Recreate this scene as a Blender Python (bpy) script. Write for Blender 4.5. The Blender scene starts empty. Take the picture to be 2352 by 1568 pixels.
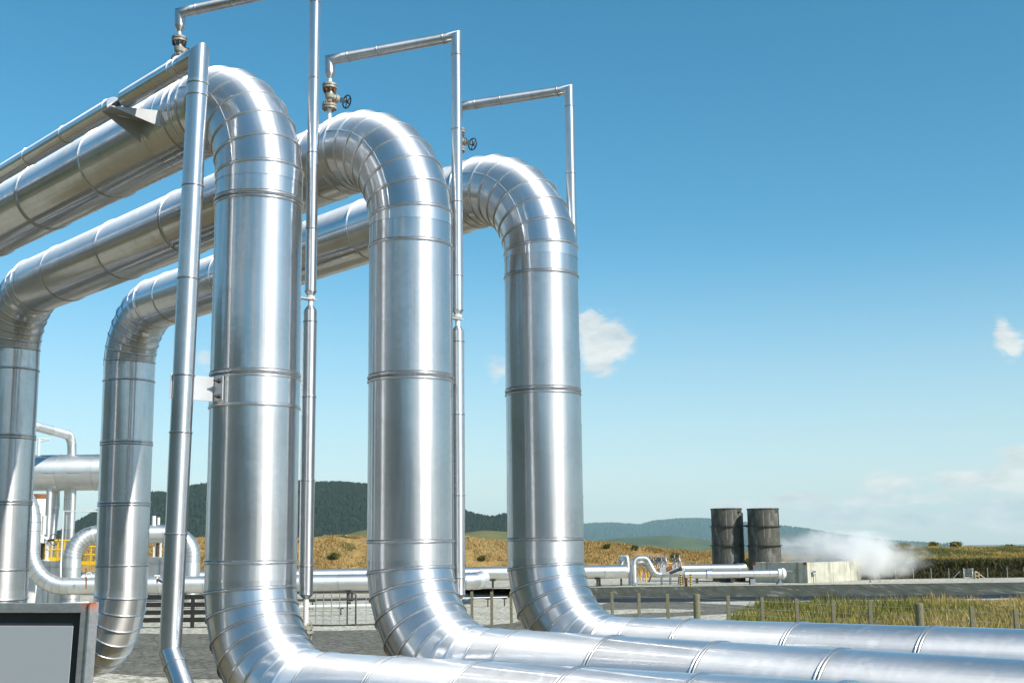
import bpy, math, random
import numpy as np
from mathutils import Vector, Matrix
R_ = math.radians
rnd = random.Random(7)
nrng = np.random.default_rng(11)
sc = bpy.context.scene
COL = sc.collection

# ------------------------------------------------------------------ camera
F, PITCH, ROLL, CAMZ = 2860.0, 0.1634, -0.012, 2.8        # focal length in 2352-px-wide picture units
cd = bpy.data.cameras.new('camera')
cam = bpy.data.objects.new('camera', cd); COL.objects.link(cam)
cd.sensor_width = 36.0; cd.lens = 36.0 * F / 2352.0
cd.clip_start = 0.1; cd.clip_end = 40000
cam.matrix_world = Matrix.Translation((0, 0, CAMZ)) @ (Matrix.Rotation(math.pi/2 + PITCH, 4, 'X') @ Matrix.Rotation(ROLL, 4, 'Z'))
sc.camera = cam
sc.cycles.use_denoising = True
sc.cycles.volume_bounces = 8
sc.cycles.sample_clamp_indirect = 6

# ------------------------------------------------------------------ light
SUN_AZ, SUN_EL = R_(128), R_(40)                            # azimuth clockwise from +Y (the view direction)
sd = bpy.data.lights.new('sun', 'SUN'); sun = bpy.data.objects.new('sun', sd); COL.objects.link(sun)
sd.energy = 4.5; sd.angle = R_(0.53); sd.color = (1.0, 0.95, 0.86)
sdir = Vector((math.sin(SUN_AZ)*math.cos(SUN_EL), math.cos(SUN_AZ)*math.cos(SUN_EL), math.sin(SUN_EL)))
sun.rotation_euler = (-sdir).to_track_quat('-Z', 'Y').to_euler(); sun.location = (20, -20, 30)
sc.view_settings.view_transform = 'Standard'; sc.view_settings.look = 'None'
sc.view_settings.exposure = 0.34; sc.view_settings.gamma = 1.0

def ray(u, v):
    dx, dz = (u-1176)/F, -(v-784)/F
    c, s = math.cos(ROLL), math.sin(ROLL)
    x, z = c*dx - s*dz, s*dx + c*dz
    cp, sp = math.cos(PITCH), math.sin(PITCH)
    return Vector((x, cp - z*sp, sp + z*cp))
CAM = Vector((0, 0, CAMZ))
def at(u, v, Y):
    d = ray(u, v); return CAM + d*(Y/d.y)
def onz(u, v, z=0.0):
    d = ray(u, v); return CAM + d*((z-CAMZ)/d.z)

# ------------------------------------------------------------------ node helpers
def new_mat(name):
    m = bpy.data.materials.new(name); m.use_nodes = True
    nt = m.node_tree; nt.nodes.clear(); return m, nt
class N:
    def __init__(s, nt): s.nt = nt
    def n(s, t, **k):
        x = s.nt.nodes.new(t)
        for a, b in k.items(): setattr(x, a, b)
        return x
    def l(s, a, b): s.nt.links.new(a, b)
    def inp(s, node, key, val):
        if isinstance(val, (int, float, tuple, list)): node.inputs[key].default_value = val
        else: s.l(val, node.inputs[key])
    def math(s, op, a, b=None, c=None, clamp=False):
        x = s.n('ShaderNodeMath', operation=op, use_clamp=clamp)
        s.inp(x, 0, a)
        if b is not None: s.inp(x, 1, b)
        if c is not None: s.inp(x, 2, c)
        return x.outputs[0]
    def noise(s, vec, scale, detail=4, rough=.55, dist=0):
        x = s.n('ShaderNodeTexNoise'); s.l(vec, x.inputs['Vector'])
        x.inputs['Scale'].default_value = scale; x.inputs['Detail'].default_value = detail
        x.inputs['Roughness'].default_value = rough; x.inputs['Distortion'].default_value = dist
        return x.outputs['Fac']
    def mapping(s, vec, scale=(1,1,1), loc=(0,0,0)):
        x = s.n('ShaderNodeMapping'); s.l(vec, x.inputs['Vector'])
        x.inputs['Scale'].default_value = scale; x.inputs['Location'].default_value = loc
        return x.outputs['Vector']
    def ramp(s, fac, stops, interp='LINEAR'):
        x = s.n('ShaderNodeValToRGB'); x.color_ramp.interpolation = interp
        e = x.color_ramp.elements
        while len(e) < len(stops): e.new(.5)
        for i, (p, c) in enumerate(stops):
            e[i].position = p; e[i].color = (*c, 1) if len(c) == 3 else c
        s.l(fac, x.inputs['Fac']); return x.outputs['Color']
    def mix(s, fac, a, b):
        x = s.n('ShaderNodeMix', data_type='RGBA')
        s.inp(x, 0, fac)
        for key, val in ((6, a), (7, b)):
            if isinstance(val, tuple): x.inputs[key].default_value = (*val, 1)
            else: s.l(val, x.inputs[key])
        return x.outputs[2]
    def maprange(s, v, a, b, c, d, smooth=False):
        x = s.n('ShaderNodeMapRange'); x.interpolation_type = 'SMOOTHSTEP' if smooth else 'LINEAR'
        s.inp(x, 0, v)
        for i, q in enumerate((a, b, c, d)): x.inputs[i+1].default_value = q
        return x.outputs[0]
    def bump(s, h, strength, dist=.01, normal=None):
        x = s.n('ShaderNodeBump'); s.l(h, x.inputs['Height'])
        x.inputs['Strength'].default_value = strength; x.inputs['Distance'].default_value = dist
        if normal is not None: s.l(normal, x.inputs['Normal'])
        return x.outputs['Normal']
    def bsdf(s, color=(.8,.8,.8), rough=.5, metal=0, normal=None, spec=.5):
        x = s.n('ShaderNodeBsdfPrincipled')
        if isinstance(color, tuple): x.inputs['Base Color'].default_value = (*color, 1)
        else: s.l(color, x.inputs['Base Color'])
        s.inp(x, 'Roughness', rough); s.inp(x, 'Metallic', metal)
        x.inputs['Specular IOR Level'].default_value = spec
        if normal is not None: s.l(normal, x.inputs['Normal'])
        return x
    def out(s, sh): 
        o = s.n('ShaderNodeOutputMaterial'); s.l(sh, o.inputs['Surface']); return o
    def obj(s): return s.n('ShaderNodeTexCoord').outputs['Object']
    def uv(s): return s.n('ShaderNodeTexCoord').outputs['UV']
    def pos(s): return s.n('ShaderNodeNewGeometry').outputs['Position']

# ------------------------------------------------------------------ sky (world)
def build_world():
    w = bpy.data.worlds.new('World'); sc.world = w; w.use_nodes = True
    nt = w.node_tree; nt.nodes.clear(); k = N(nt)
    sky = k.n('ShaderNodeTexSky'); sky.sky_type = 'NISHITA'; sky.sun_disc = False
    sky.sun_elevation = SUN_EL; sky.sun_rotation = SUN_AZ
    sky.altitude = 900; sky.air_density = 1.0; sky.dust_density = 0.7; sky.ozone_density = 2.8
    hs = k.n('ShaderNodeHueSaturation'); hs.inputs['Hue'].default_value = .477; hs.inputs['Saturation'].default_value = 1.28
    k.l(sky.outputs[0], hs.inputs['Color'])
    g = k.n('ShaderNodeTexCoord').outputs['Generated']
    sep = k.n('ShaderNodeSeparateXYZ'); k.l(g, sep.inputs[0])
    az = k.math('ARCTAN2', sep.outputs[0], sep.outputs[1]); el = k.math('ARCSINE', sep.outputs[2])
    clouds = [  # u, v, radius u, radius v, weight (2352-px picture units, become fixed directions)
        (1390,778,62,48,1.05),(1374,832,36,40,.6),(1352,742,30,36,.6),(1145,850,40,46,.55),(470,822,28,28,.45),
        (2322,786,34,46,.62),(2300,756,18,36,.45),
        (1835,1150,62,22,1.0),(1690,1160,60,18,.7),(2035,1106,60,24,1.0),(2215,1102,70,20,1.2),(2345,1100,46,26,1.2),
        (2010,1150,80,18,.9),(2140,1150,60,14,.75),(2290,1168,70,18,.95),(2345,1046,50,24,.9),(1910,1186,70,16,.8),(2090,1196,120,18,.9),(2330,1206,90,18,.9),(1770,1192,50,12,.6),
        (2560,1130,160,50,.7),(2900,1060,200,70,.7),(3300,1100,300,70,.6)]
    tot = None
    for (u, v, ru, rv, wt) in clouds:
        d = ray(u, v).normalized()
        a0, e0 = math.atan2(d.x, d.y), math.asin(d.z)
        da = k.math('MULTIPLY', k.math('SUBTRACT', az, a0), F/ru); de = k.math('MULTIPLY', k.math('SUBTRACT', el, e0), F/rv)
        q = k.math('ADD', k.math('MULTIPLY', da, da), k.math('MULTIPLY', de, de))
        m = k.math('MULTIPLY', k.math('EXPONENT', k.math('MULTIPLY', q, -1.0)), wt)
        tot = m if tot is None else k.math('ADD', tot, m)
    # loose cumulus low on the rest of the horizon, behind the camera too
    mp = k.mapping(g, (1, 1, 2.2))
    big = k.noise(k.mapping(g, (1, 1, 3), (3.1, 1.7, .4)), 3.0, 5, .55)
    rear = k.math('MULTIPLY', k.maprange(sep.outputs[1], .35, -.1, 0, 1, True), k.maprange(big, .5, .66, 0, .9, True))
    rear = k.math('MULTIPLY', rear, k.maprange(sep.outputs[2], .5, .2, 0, 1, True))
    tot = k.math('ADD', tot, rear)
    nz = k.noise(mp, 44, 8, .62, .7)
    nz2 = k.noise(mp, 17, 3, .5)
    nn = k.math('ADD', k.math('MULTIPLY', k.math('SUBTRACT', nz, .5), 3.0), k.math('MULTIPLY', k.math('SUBTRACT', nz2, .5), .8))
    dens = k.maprange(k.math('ADD', k.math('MULTIPLY', tot, 2.0), nn), .34, 1.5, 0, 1, True)
    dens = k.math('MULTIPLY', dens, k.maprange(tot, .04, .45, 0, .80, True))
    dens = k.math('MULTIPLY', dens, k.maprange(sep.outputs[2], -.01, .01, 0, 1))
    shade = k.noise(k.mapping(mp, (1,1,1), (.004,.0,-.006)), 30, 5, .6)
    cc = k.ramp(shade, [(.3, (.62,.68,.70)), (.62, (.98,.96,.90))])
    vs = k.n('ShaderNodeVectorMath', operation='SCALE'); k.l(cc, vs.inputs[0]); vs.inputs['Scale'].default_value = 6.6
    low = k.n('ShaderNodeVectorMath', operation='SCALE'); low.inputs[0].default_value = (.80,.90,.90); low.inputs['Scale'].default_value = 6.0
    air = k.mix(k.maprange(sep.outputs[2], 0, .26, .58, 0, True), hs.outputs[0], low.outputs[0])
    col = k.mix(dens, air, vs.outputs[0])
    bg = k.n('ShaderNodeBackground'); k.l(col, bg.inputs['Color']); bg.inputs['Strength'].default_value = 0.120
    o = k.n('ShaderNodeOutputWorld'); k.l(bg.outputs[0], o.inputs['Surface'])
build_world()

# ------------------------------------------------------------------ mesh builder
WORLD_ORG = {}
class MB:
    def __init__(s): s.v=[]; s.f=[]; s.sm=[]; s.uv=[]; s.mi=[]; s.cm=0
    def face(s, idx, smooth=False, uv=None):
        s.f.append(tuple(idx)); s.sm.append(smooth); s.mi.append(s.cm)
        s.uv.append(uv if uv else [(0,0)]*len(idx))
    def add(s, pts):
        b = len(s.v); s.v.extend([tuple(p) for p in pts]); return b
    def box(s, c, size, rz=0.0, M=None):
        x, y, z = [q/2 for q in size]
        P = [Vector((a*x, b*y, d*z)) for a in (-1,1) for b in (-1,1) for d in (-1,1)]
        if M is None: M = Matrix.Rotation(rz, 3, 'Z')
        b = s.add([M @ p + Vector(c) for p in P])
        for q in ((0,1,3,2),(4,6,7,5),(0,4,5,1),(2,3,7,6),(0,2,6,4),(1,5,7,3)): s.face([b+i for i in q])
    def bar(s, p0, p1, w, h, up=(0,0,1)):           # rectangular bar from p0 to p1
        p0, p1 = Vector(p0), Vector(p1); t = (p1-p0); L = t.length; t.normalize()
        a = t.cross(Vector(up))
        if a.length < 1e-4: a = t.cross(Vector((1,0,0)))
        a.normalize(); b = a.cross(t)
        M = Matrix((a, t, b)).transposed()
        s.box((p0+p1)/2, (w, L, h), M=M)
    def prism(s, pts, ext):                           # polygon (3D points) extruded by vector ext
        n = len(pts); e = Vector(ext)
        b = s.add([Vector(p) for p in pts] + [Vector(p)+e for p in pts])
        s.face(range(b, b+n)[::-1]); s.face(range(b+n, b+2*n))
        for i in range(n): s.face((b+i, b+(i+1)%n, b+n+(i+1)%n, b+n+i))
    def rings(s, stations, n=24, caps=True, v0=0.0, ref=None):
        """stations: (centre, tangent, radius); a smooth skin through them"""
        base = []; vv = v0; prev = None; fr = None
        for (c, t, r) in stations:
            c, t = Vector(c), Vector(t).normalized()
            if fr is None:
                a = Vector(ref) if ref is not None else (Vector((0,0,1)) if abs(t.z) < .9 else Vector((1,0,0)))
            else: a = fr
            a = (a - t*a.dot(t)); a.normalize(); fr = a
            b = t.cross(a)
            if prev is not None: vv += (c-prev).length
            prev = c
            base.append((s.add([c + (a*math.cos(2*math.pi*i/n) + b*math.sin(2*math.pi*i/n))*r for i in range(n)]), vv, r))
        for (b0, v_0, r0), (b1, v_1, r1) in zip(base, base[1:]):
            for i in range(n):
                j = (i+1) % n; u0, u1 = 2*math.pi*r0*i/n, 2*math.pi*r0*(i+1)/n
                s.face((b0+i, b0+j, b1+j, b1+i), True, [(u0,v_0),(u1,v_0),(u1,v_1),(u0,v_1)])
        if caps:
            for (bb, vvv, rr), inv in ((base[0], True), (base[-1], False)):
                if rr > 1e-6:
                    q = s.add([s.v[bb+i] for i in range(n)])
                    ids = list(range(q, q+n)); s.face(ids[::-1] if inv else ids)
        return vv
    def tube(s, pts, r, n=12, caps=True):
        pts = [Vector(p) for p in pts]; st = []
        for i, p in enumerate(pts):
            t = (pts[min(i+1, len(pts)-1)] - pts[max(i-1, 0)]).normalized()
            rr = r[i] if isinstance(r, (list, tuple)) else r
            if 0 < i < len(pts)-1:                    # keep the width at mitres
                a, b = (p-pts[i-1]).normalized(), (pts[i+1]-p).normalized()
                rr = rr / max(.75, math.cos(a.angle(b)/2)) if False else rr
            st.append((p, t, rr))
        s.rings(st, n, caps)
    def cyl(s, p0, p1, r0, r1=None, n=20, caps=True):
        p0, p1 = Vector(p0), Vector(p1); t = p1-p0
        s.rings([(p0, t, r0), (p1, t, r0 if r1 is None else r1)], n, caps)
    def lathe(s, p, axis, prof, n=28):               # prof: (distance along axis, radius)
        p, axis = Vector(p), Vector(axis).normalized()
        for (a, r0), (b, r1) in zip(prof, prof[1:]):
            s.rings([(p+axis*a, axis, max(r0, 1e-5)), (p+axis*b, axis, max(r1, 1e-5))], n, False)
    def torus(s, c, axis, R, r, n=48, m=6):
        c, t = Vector(c), Vector(axis).normalized()
        a = t.cross(Vector((0,0,1)) if abs(t.z) < .9 else Vector((1,0,0))).normalized(); b = t.cross(a)
        base = s.add([c + (a*math.cos(2*math.pi*i/n)+b*math.sin(2*math.pi*i/n))*(R + r*math.cos(2*math.pi*j/m)) + t*r*math.sin(2*math.pi*j/m)
                      for i in range(n) for j in range(m)])
        for i in range(n):
            for j in range(m):
                i2, j2 = (i+1) % n, (j+1) % m
                u0, u1 = 2*math.pi*R*i/n, 2*math.pi*R*(i+1)/n
                s.face((base+i*m+j, base+i2*m+j, base+i2*m+j2, base+i*m+j2), True, [(u0,0),(u1,0),(u1,.02),(u0,.02)])
    def build(s, name, mat, parent=None, bevel=0.0, loc=None):
        me = bpy.data.meshes.new(name)
        org = Vector(loc) if loc is not None else (WORLD_ORG[parent.name] if parent is not None else Vector((0,0,0)))
        me.from_pydata([tuple(Vector(p)-org) for p in s.v], [], s.f)
        me.polygons.foreach_set('use_smooth', s.sm)
        mats = list(mat) if isinstance(mat, (list, tuple)) else [mat]
        if max(s.mi, default=0) >= len(mats): mats.append(M_SEAMLINE)
        for m in mats: me.materials.append(m)
        me.polygons.foreach_set('material_index', s.mi)
        uvl = me.uv_layers.new(name='UVMap')
        uvl.data.foreach_set('uv', [q for f in s.uv for p in f for q in p])
        me.validate(); me.update()
        o = bpy.data.objects.new(name, me); COL.objects.link(o)
        WORLD_ORG[o.name] = org
        if parent is not None:
            o.parent = parent; o.location = org - WORLD_ORG[parent.name]
        else: o.location = org
        if bevel:
            b = o.modifiers.new('bevel', 'BEVEL'); b.width = bevel; b.segments = 2; b.limit_method = 'ANGLE'
        return o
def tag(o, label=None, cat=None, group=None, kind=None):
    if label: o['label'] = label
    if cat: o['category'] = cat
    if group: o['group'] = group
    if kind: o['kind'] = kind
    return o
def thing(name, label, cat, loc, group=None):
    o = bpy.data.objects.new(name, None); COL.objects.link(o); o.empty_display_size = .2
    o.location = loc; WORLD_ORG[o.name] = Vector(loc)
    return tag(o, label, cat, group)
def raw_mesh(name, verts, faces, mat, smooth=False, attr=None):
    """numpy mesh: verts (n,3), faces (m,4) or (m,3)"""
    me = bpy.data.meshes.new(name); n, m, kf = len(verts), len(faces), faces.shape[1]
    me.vertices.add(n); me.vertices.foreach_set('co', np.asarray(verts, np.float32).ravel())
    me.loops.add(m*kf); me.loops.foreach_set('vertex_index', np.asarray(faces, np.int32).ravel())
    me.polygons.add(m); me.polygons.foreach_set('loop_start', np.arange(0, m*kf, kf, dtype=np.int32))
    me.polygons.foreach_set('loop_total', np.full(m, kf, np.int32))
    me.polygons.foreach_set('use_smooth', np.full(m, smooth, bool))
    if attr is not None:
        a = me.color_attributes.new('tint', 'FLOAT_COLOR', 'POINT')
        a.data.foreach_set('color', np.concatenate([attr, np.ones((n,1))], 1).astype(np.float32).ravel())
    me.materials.append(mat); me.update(calc_edges=True); me.validate()
    o = bpy.data.objects.new(name, me); COL.objects.link(o); WORLD_ORG[o.name] = Vector((0,0,0))
    return o

# ------------------------------------------------------------------ materials
def mat_clad(name, base=(.83,.838,.855), r1=.13, r2=.54, fac=.56, dirt=.35, streak=.6, dents=.55, aniso=.86):
    m, nt = new_mat(name); k = N(nt); ob = k.pos(); uv = k.uv()
    big = k.noise(ob, 1.7, 4); fine = k.noise(ob, 14, 5, .65)
    ring = k.noise(k.mapping(uv, (.35, 26, 1)), 1.0, 5, .7)         # rolling marks run round the pipe
    spots = k.noise(ob, 70, 2, .6)
    c = k.mix(k.math('MULTIPLY', k.maprange(k.math('ADD', big, k.math('MULTIPLY', fine, .5)), .6, 1.0, 0, 1, True), dirt), base, (base[0]*.72, base[1]*.70, base[2]*.66))
    rpi = k.n('ShaderNodeNewGeometry').outputs['Random Per Island']
    sv = k.n('ShaderNodeVectorMath', operation='SCALE'); k.l(c, sv.inputs[0]); k.l(k.maprange(rpi, 0, 1, .86, 1.03), sv.inputs['Scale']); c = sv.outputs[0]
    c = k.mix(k.math('MULTIPLY', k.maprange(spots, .70, .78, 0, 1), .25*dirt*2), c, (.35,.34,.32))
    drip = k.maprange(k.noise(k.mapping(ob, (7, 7, .45)), 1.0, 5, .65, .4), .52, .72, 0, 1, True)
    c = k.mix(k.math('MULTIPLY', drip, .30*dirt+.05), c, (base[0]*.62, base[1]*.61, base[2]*.58))
    scr = k.maprange(k.noise(k.mapping(ob, (1.4, 2.2, 1.1), (4,1,2)), 9, 2, .5, 6.0), .496, .504, 0, 1); scr = k.math('MULTIPLY', k.math('MULTIPLY', scr, k.math('SUBTRACT', 1.0, scr)), 4.0)
    scr = k.math('MULTIPLY', scr, k.maprange(k.noise(ob, 1.1, 2, .5), .55, .66, 0, 1))
    c = k.mix(k.math('MULTIPLY', scr, .25), c, (.92,.92,.92))
    rr = k.math('ADD', k.math('MULTIPLY', fine, .16), k.math('MULTIPLY', ring, .14*streak))
    rr = k.math('ADD', rr, k.math('ADD', k.math('MULTIPLY', drip, .10), k.maprange(k.math('FRACT', k.math('MULTIPLY', rpi, 7.3)), 0, 1, -.03, .06)))
    ra = k.math('ADD', rr, r1-.12); rb = k.math('ADD', rr, r2-.1)
    pan = k.noise(k.mapping(uv, (4.2, .10, 1)), 1.0, 3, .6); pan2 = k.noise(k.mapping(uv, (15, .22, 1)), 1.0, 3, .6)   # slight flats left by rolling and lapping
    h = k.math('ADD', k.math('MULTIPLY', big, .8*dents), k.math('MULTIPLY', ring, .05*streak))
    h = k.math('ADD', h, k.math('ADD', k.math('MULTIPLY', pan, .55), k.math('MULTIPLY', pan2, .10)))
    nrm = k.bump(h, .35, .022)
    tg = k.n('ShaderNodeTangent'); tg.direction_type = 'UV_MAP'
    a = k.bsdf(c, ra, 1.0, nrm); b = k.bsdf(c, rb, 1.0, nrm)
    for x, q in ((a, .6), (b, aniso)):                              # rolled sheet: the grain runs round the pipe, light spreads along it
        x.inputs['Anisotropic'].default_value = q; x.inputs['Anisotropic Rotation'].default_value = .25
        k.l(tg.outputs[0], x.inputs['Tangent'])
    mx = k.n('ShaderNodeMixShader'); mx.inputs[0].default_value = fac
    k.l(a.outputs[0], mx.inputs[1]); k.l(b.outputs[0], mx.inputs[2]); k.out(mx.outputs[0])
    return m
def mat_simple(name, col, rough=.6, metal=0, var=.15, scale=8, bump=.0, rust=0.0, stretch=(1,1,1)):
    m, nt = new_mat(name); k = N(nt); ob = k.pos(); mp = k.mapping(ob, stretch)
    nz = k.noise(mp, scale, 6, .62)
    lo = tuple(c*(1-var) for c in col); hi = tuple(min(1, c*(1+var)) for c in col)
    c = k.ramp(nz, [(.3, lo), (.7, hi)])
    if rust:
        rn = k.noise(ob, scale*.7, 6, .7, .6)
        c = k.mix(k.maprange(rn, .62-rust*.2, .72-rust*.2, 0, .85, True), c, (.20,.075,.02))
    b = k.bsdf(c, rough, metal, k.bump(nz, bump, .01) if bump else None); k.out(b.outputs[0]); return m
def mat_tint(name, rough=.8, trans=.0):
    m, nt = new_mat(name); k = N(nt)
    a = k.n('ShaderNodeAttribute'); a.attribute_name = 'tint'
    b = k.bsdf(a.outputs['Color'], rough, 0, spec=.2)
    if trans:
        t = k.n('ShaderNodeBsdfTranslucent'); k.l(a.outputs['Color'], t.inputs['Color'])
        mx = k.n('ShaderNodeMixShader'); mx.inputs[0].default_value = trans
        k.l(b.outputs[0], mx.inputs[1]); k.l(t.outputs[0], mx.inputs[2]); k.out(mx.outputs[0])
    else: k.out(b.outputs[0])
    return m
M_CLAD = mat_clad('aluminium_cladding')
M_CLADW = mat_clad('weathered_cladding', (.74,.75,.77), .24, .5, .55, .9, 2.0, 1.6)
M_CLADF = mat_clad('plant_cladding', (.82,.83,.83), .34, .64, .7, .3, .4, .6, .6)
M_GALV = mat_clad('galvanised_steel', (.62,.63,.63), .34, .55, .6, .6, .3, .4)
M_VALVE = mat_simple('worn_valve_paint', (.34,.325,.275), .5, .2, .4, 14, .2, .3)
M_IRON = mat_simple('dark_iron', (.085,.08,.072), .45, .6, .4, 20, .1, .25)
M_RUST = mat_simple('rust', (.24,.10,.035), .85, 0, .4, 16, .2)
M_WHITE = mat_simple('white_paint', (.74,.73,.69), .45, 0, .06, 3)
M_YELLOW = mat_simple('yellow_paint', (.80,.50,.02), .45, 0, .12, 4)
M_ORANGE = mat_simple('orange_paint', (.80,.42,.06), .5, 0, .15, 4)
M_BLACK = mat_simple('black_paint_and_shadow', (.03,.03,.03), .5, 0, .3, 6)
M_TIMBER = mat_simple('dark_timber', (.022,.020,.016), .85, 0, .4, 9, .3, 0, (1,1,6))
M_POST = mat_simple('grey_fence_timber', (.19,.175,.105), .85, 0, .3, 10, .3, 0, (6,6,1))
M_PANEL = mat_simple('grey_sheet_panel', (.42,.45,.475), .42, 0, .03, 1.5)
M_BORDER = mat_simple('black_border', (.035,.036,.038), .5, 0, .2, 4)
M_SHEET = mat_simple('bare_sheet', (.55,.56,.57), .5, .3, .08, 5)
M_PALE = mat_simple('pale_timber', (.52,.40,.22), .8, 0, .15, 6)
M_SEAMLINE = mat_simple('dark_seam_line', (.17,.165,.155), .6, .3, .5, 30)
def mat_frame():
    m, nt = new_mat('rusted_galvanised_frame'); k = N(nt); ob = k.obj()
    nz = k.noise(k.mapping(ob, (1,1,2)), 22, 6, .7); nz2 = k.noise(ob, 9, 4, .6)
    c = k.ramp(nz, [(.25,(.36,.37,.37)),(.55,(.50,.51,.51)),(.8,(.62,.63,.63))])
    sep = k.n('ShaderNodeSeparateXYZ'); k.l(ob, sep.inputs[0])
    near = k.maprange(sep.outputs[0], -.075, -.02, 0, 1); top = k.maprange(sep.outputs[2], -.05, .0, 0, 1)
    drip = k.math('MULTIPLY', near, k.math('MULTIPLY', k.maprange(sep.outputs[2], -.55, 0, 0, 1), k.maprange(k.noise(k.mapping(ob,(30,30,3)),1,4,.6), .5, .68, 0, 1)))
    f = k.math('MAXIMUM', k.math('MULTIPLY', k.math('MULTIPLY', near, top), k.maprange(nz2, .35, .5, 0, 1)), k.math('MULTIPLY', drip, .6))
    c = k.mix(f, c, (.42,.10,.02))
    b = k.bsdf(c, .45, k.math('SUBTRACT', .7, f), k.bump(nz, .15, .004)); k.out(b.outputs[0]); return m
M_FRAME = mat_frame()
def mat_gravel(name, a, b, fine=24):
    m, nt = new_mat(name); k = N(nt); p = k.pos()
    big = k.noise(p, .22, 5, .6); mid = k.noise(p, 2.2, 5, .65)
    vo = k.n('ShaderNodeTexVoronoi'); k.l(p, vo.inputs['Vector']); vo.inputs['Scale'].default_value = fine
    st = k.noise(p, fine*.5, 3, .8)
    t = k.math('ADD', k.math('MULTIPLY', big, .7), k.math('MULTIPLY', mid, .5))
    c = k.mix(k.maprange(t, .42, .8, 0, 1), a, b)
    sepc = k.n('ShaderNodeSeparateColor'); k.l(vo.outputs['Color'], sepc.inputs[0])
    stone = k.math('ADD', k.math('MULTIPLY', sepc.outputs[0], .8), k.math('MULTIPLY', st, .5))
    vs = k.n('ShaderNodeVectorMath', operation='SCALE'); k.l(c, vs.inputs[0]); k.l(k.maprange(stone, .2, 1.0, .45, 1.5), vs.inputs['Scale'])
    bb = k.bsdf(vs.outputs[0], .9, 0, k.bump(stone, .8, .03), .2); k.out(bb.outputs[0]); return m
M_GRAVEL = mat_gravel('pale_gravel', (.36,.335,.26), (.52,.49,.41), 9)
M_ROAD = mat_gravel('dark_road_gravel', (.115,.108,.085), (.18,.168,.135), 9)
M_DIRT = mat_gravel('dry_ground', (.075,.06,.028), (.22,.165,.08), 6)
def mat_bank():
    m, nt = new_mat('dry_grass_bank'); k = N(nt); p = k.pos()
    a = k.noise(p, .5, 6, .65); b = k.noise(k.mapping(p, (1,1,.5)), 2.6, 6, .7)
    t = k.math('ADD', k.math('MULTIPLY', a, .5), k.math('MULTIPLY', b, .5))
    c = k.ramp(t, [(.30,(.12,.10,.035)),(.45,(.34,.22,.08)),(.58,(.46,.31,.12)),(.72,(.52,.42,.24))])
    bb = k.bsdf(c, .95, 0, k.bump(b, .9, .3), .1); k.out(bb.outputs[0]); return m
M_BANK = mat_bank()
def mat_hill(name, c1, c2, scale):
    m, nt = new_mat(name); k = N(nt); p = k.pos()
    a = k.noise(p, scale, 6, .65)
    bb = k.bsdf(k.ramp(a, [(.35,c1),(.65,c2)]), .95, 0, None, .1); k.out(bb.outputs[0]); return m
M_FOREST_FLOOR = mat_hill('forest_floor', (.018,.028,.014), (.035,.05,.02), .02)
M_MEADOW = mat_hill('meadow', (.125,.13,.055), (.20,.185,.08), .06)
M_FARHILL = mat_hill('far_forest', (.020,.038,.022), (.05,.075,.035), .012)
M_TREES = mat_tint('conifers', .9)
M_LEAF = mat_tint('leaves', .7, .25)
def mat_tank():
    m, nt = new_mat('stained_tank_steel'); k = N(nt); o = k.obj()
    st = k.noise(k.mapping(o, (2.6,2.6,.55)), 1.0, 6, .68, .8); mo = k.noise(o, 2.5, 6, .65)
    c = k.ramp(mo, [(.3,(.065,.063,.048)),(.7,(.125,.12,.098))])
    c = k.mix(k.maprange(st, .50, .72, 0, .6, True), c, (.34,.335,.31))
    thin = k.noise(k.mapping(o, (9,9,.45)), 1.0, 3, .5, 1.2)
    c = k.mix(k.maprange(thin, .64, .70, 0, .6, True), c, (.42,.42,.40))
    b = k.bsdf(c, .8, 0, k.bump(mo, .2, .02), .25); k.out(b.outputs[0]); return m
M_TANK = mat_tank()
def mat_concrete():
    m, nt = new_mat('stained_concrete'); k = N(nt); o = k.pos()
    a = k.noise(o, 1.2, 6, .65); s = k.noise(k.mapping(o, (3.2,3.2,.22)), 1.0, 5, .65)
    c = k.ramp(a, [(.3,(.40,.385,.31)),(.7,(.60,.585,.49))])
    c = k.mix(k.maprange(s, .52, .68, 0, .75, True), c, (.17,.165,.11))
    b = k.bsdf(c, .85, 0, k.bump(a, .15, .02), .2); k.out(b.outputs[0]); return m
M_CONC = mat_concrete()
def mat_liner():
    m, nt = new_mat('pond_liner'); k = N(nt); o = k.pos()
    s = k.noise(k.mapping(o, (1.1,.3,.3)), 1.0, 6, .7, .3); f = k.noise(k.mapping(o, (5,.6,.6)), 1.0, 4, .6)
    c = k.ramp(k.math('ADD', k.math('MULTIPLY', s, .6), k.math('MULTIPLY', f, .4)), [(.34,(.045,.047,.034)),(.54,(.085,.087,.067)),(.70,(.24,.24,.205))])
    b = k.bsdf(c, .9, 0, k.bump(f, .5, .05), .12); k.out(b.outputs[0]); return m
M_LINER = mat_liner()

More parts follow.
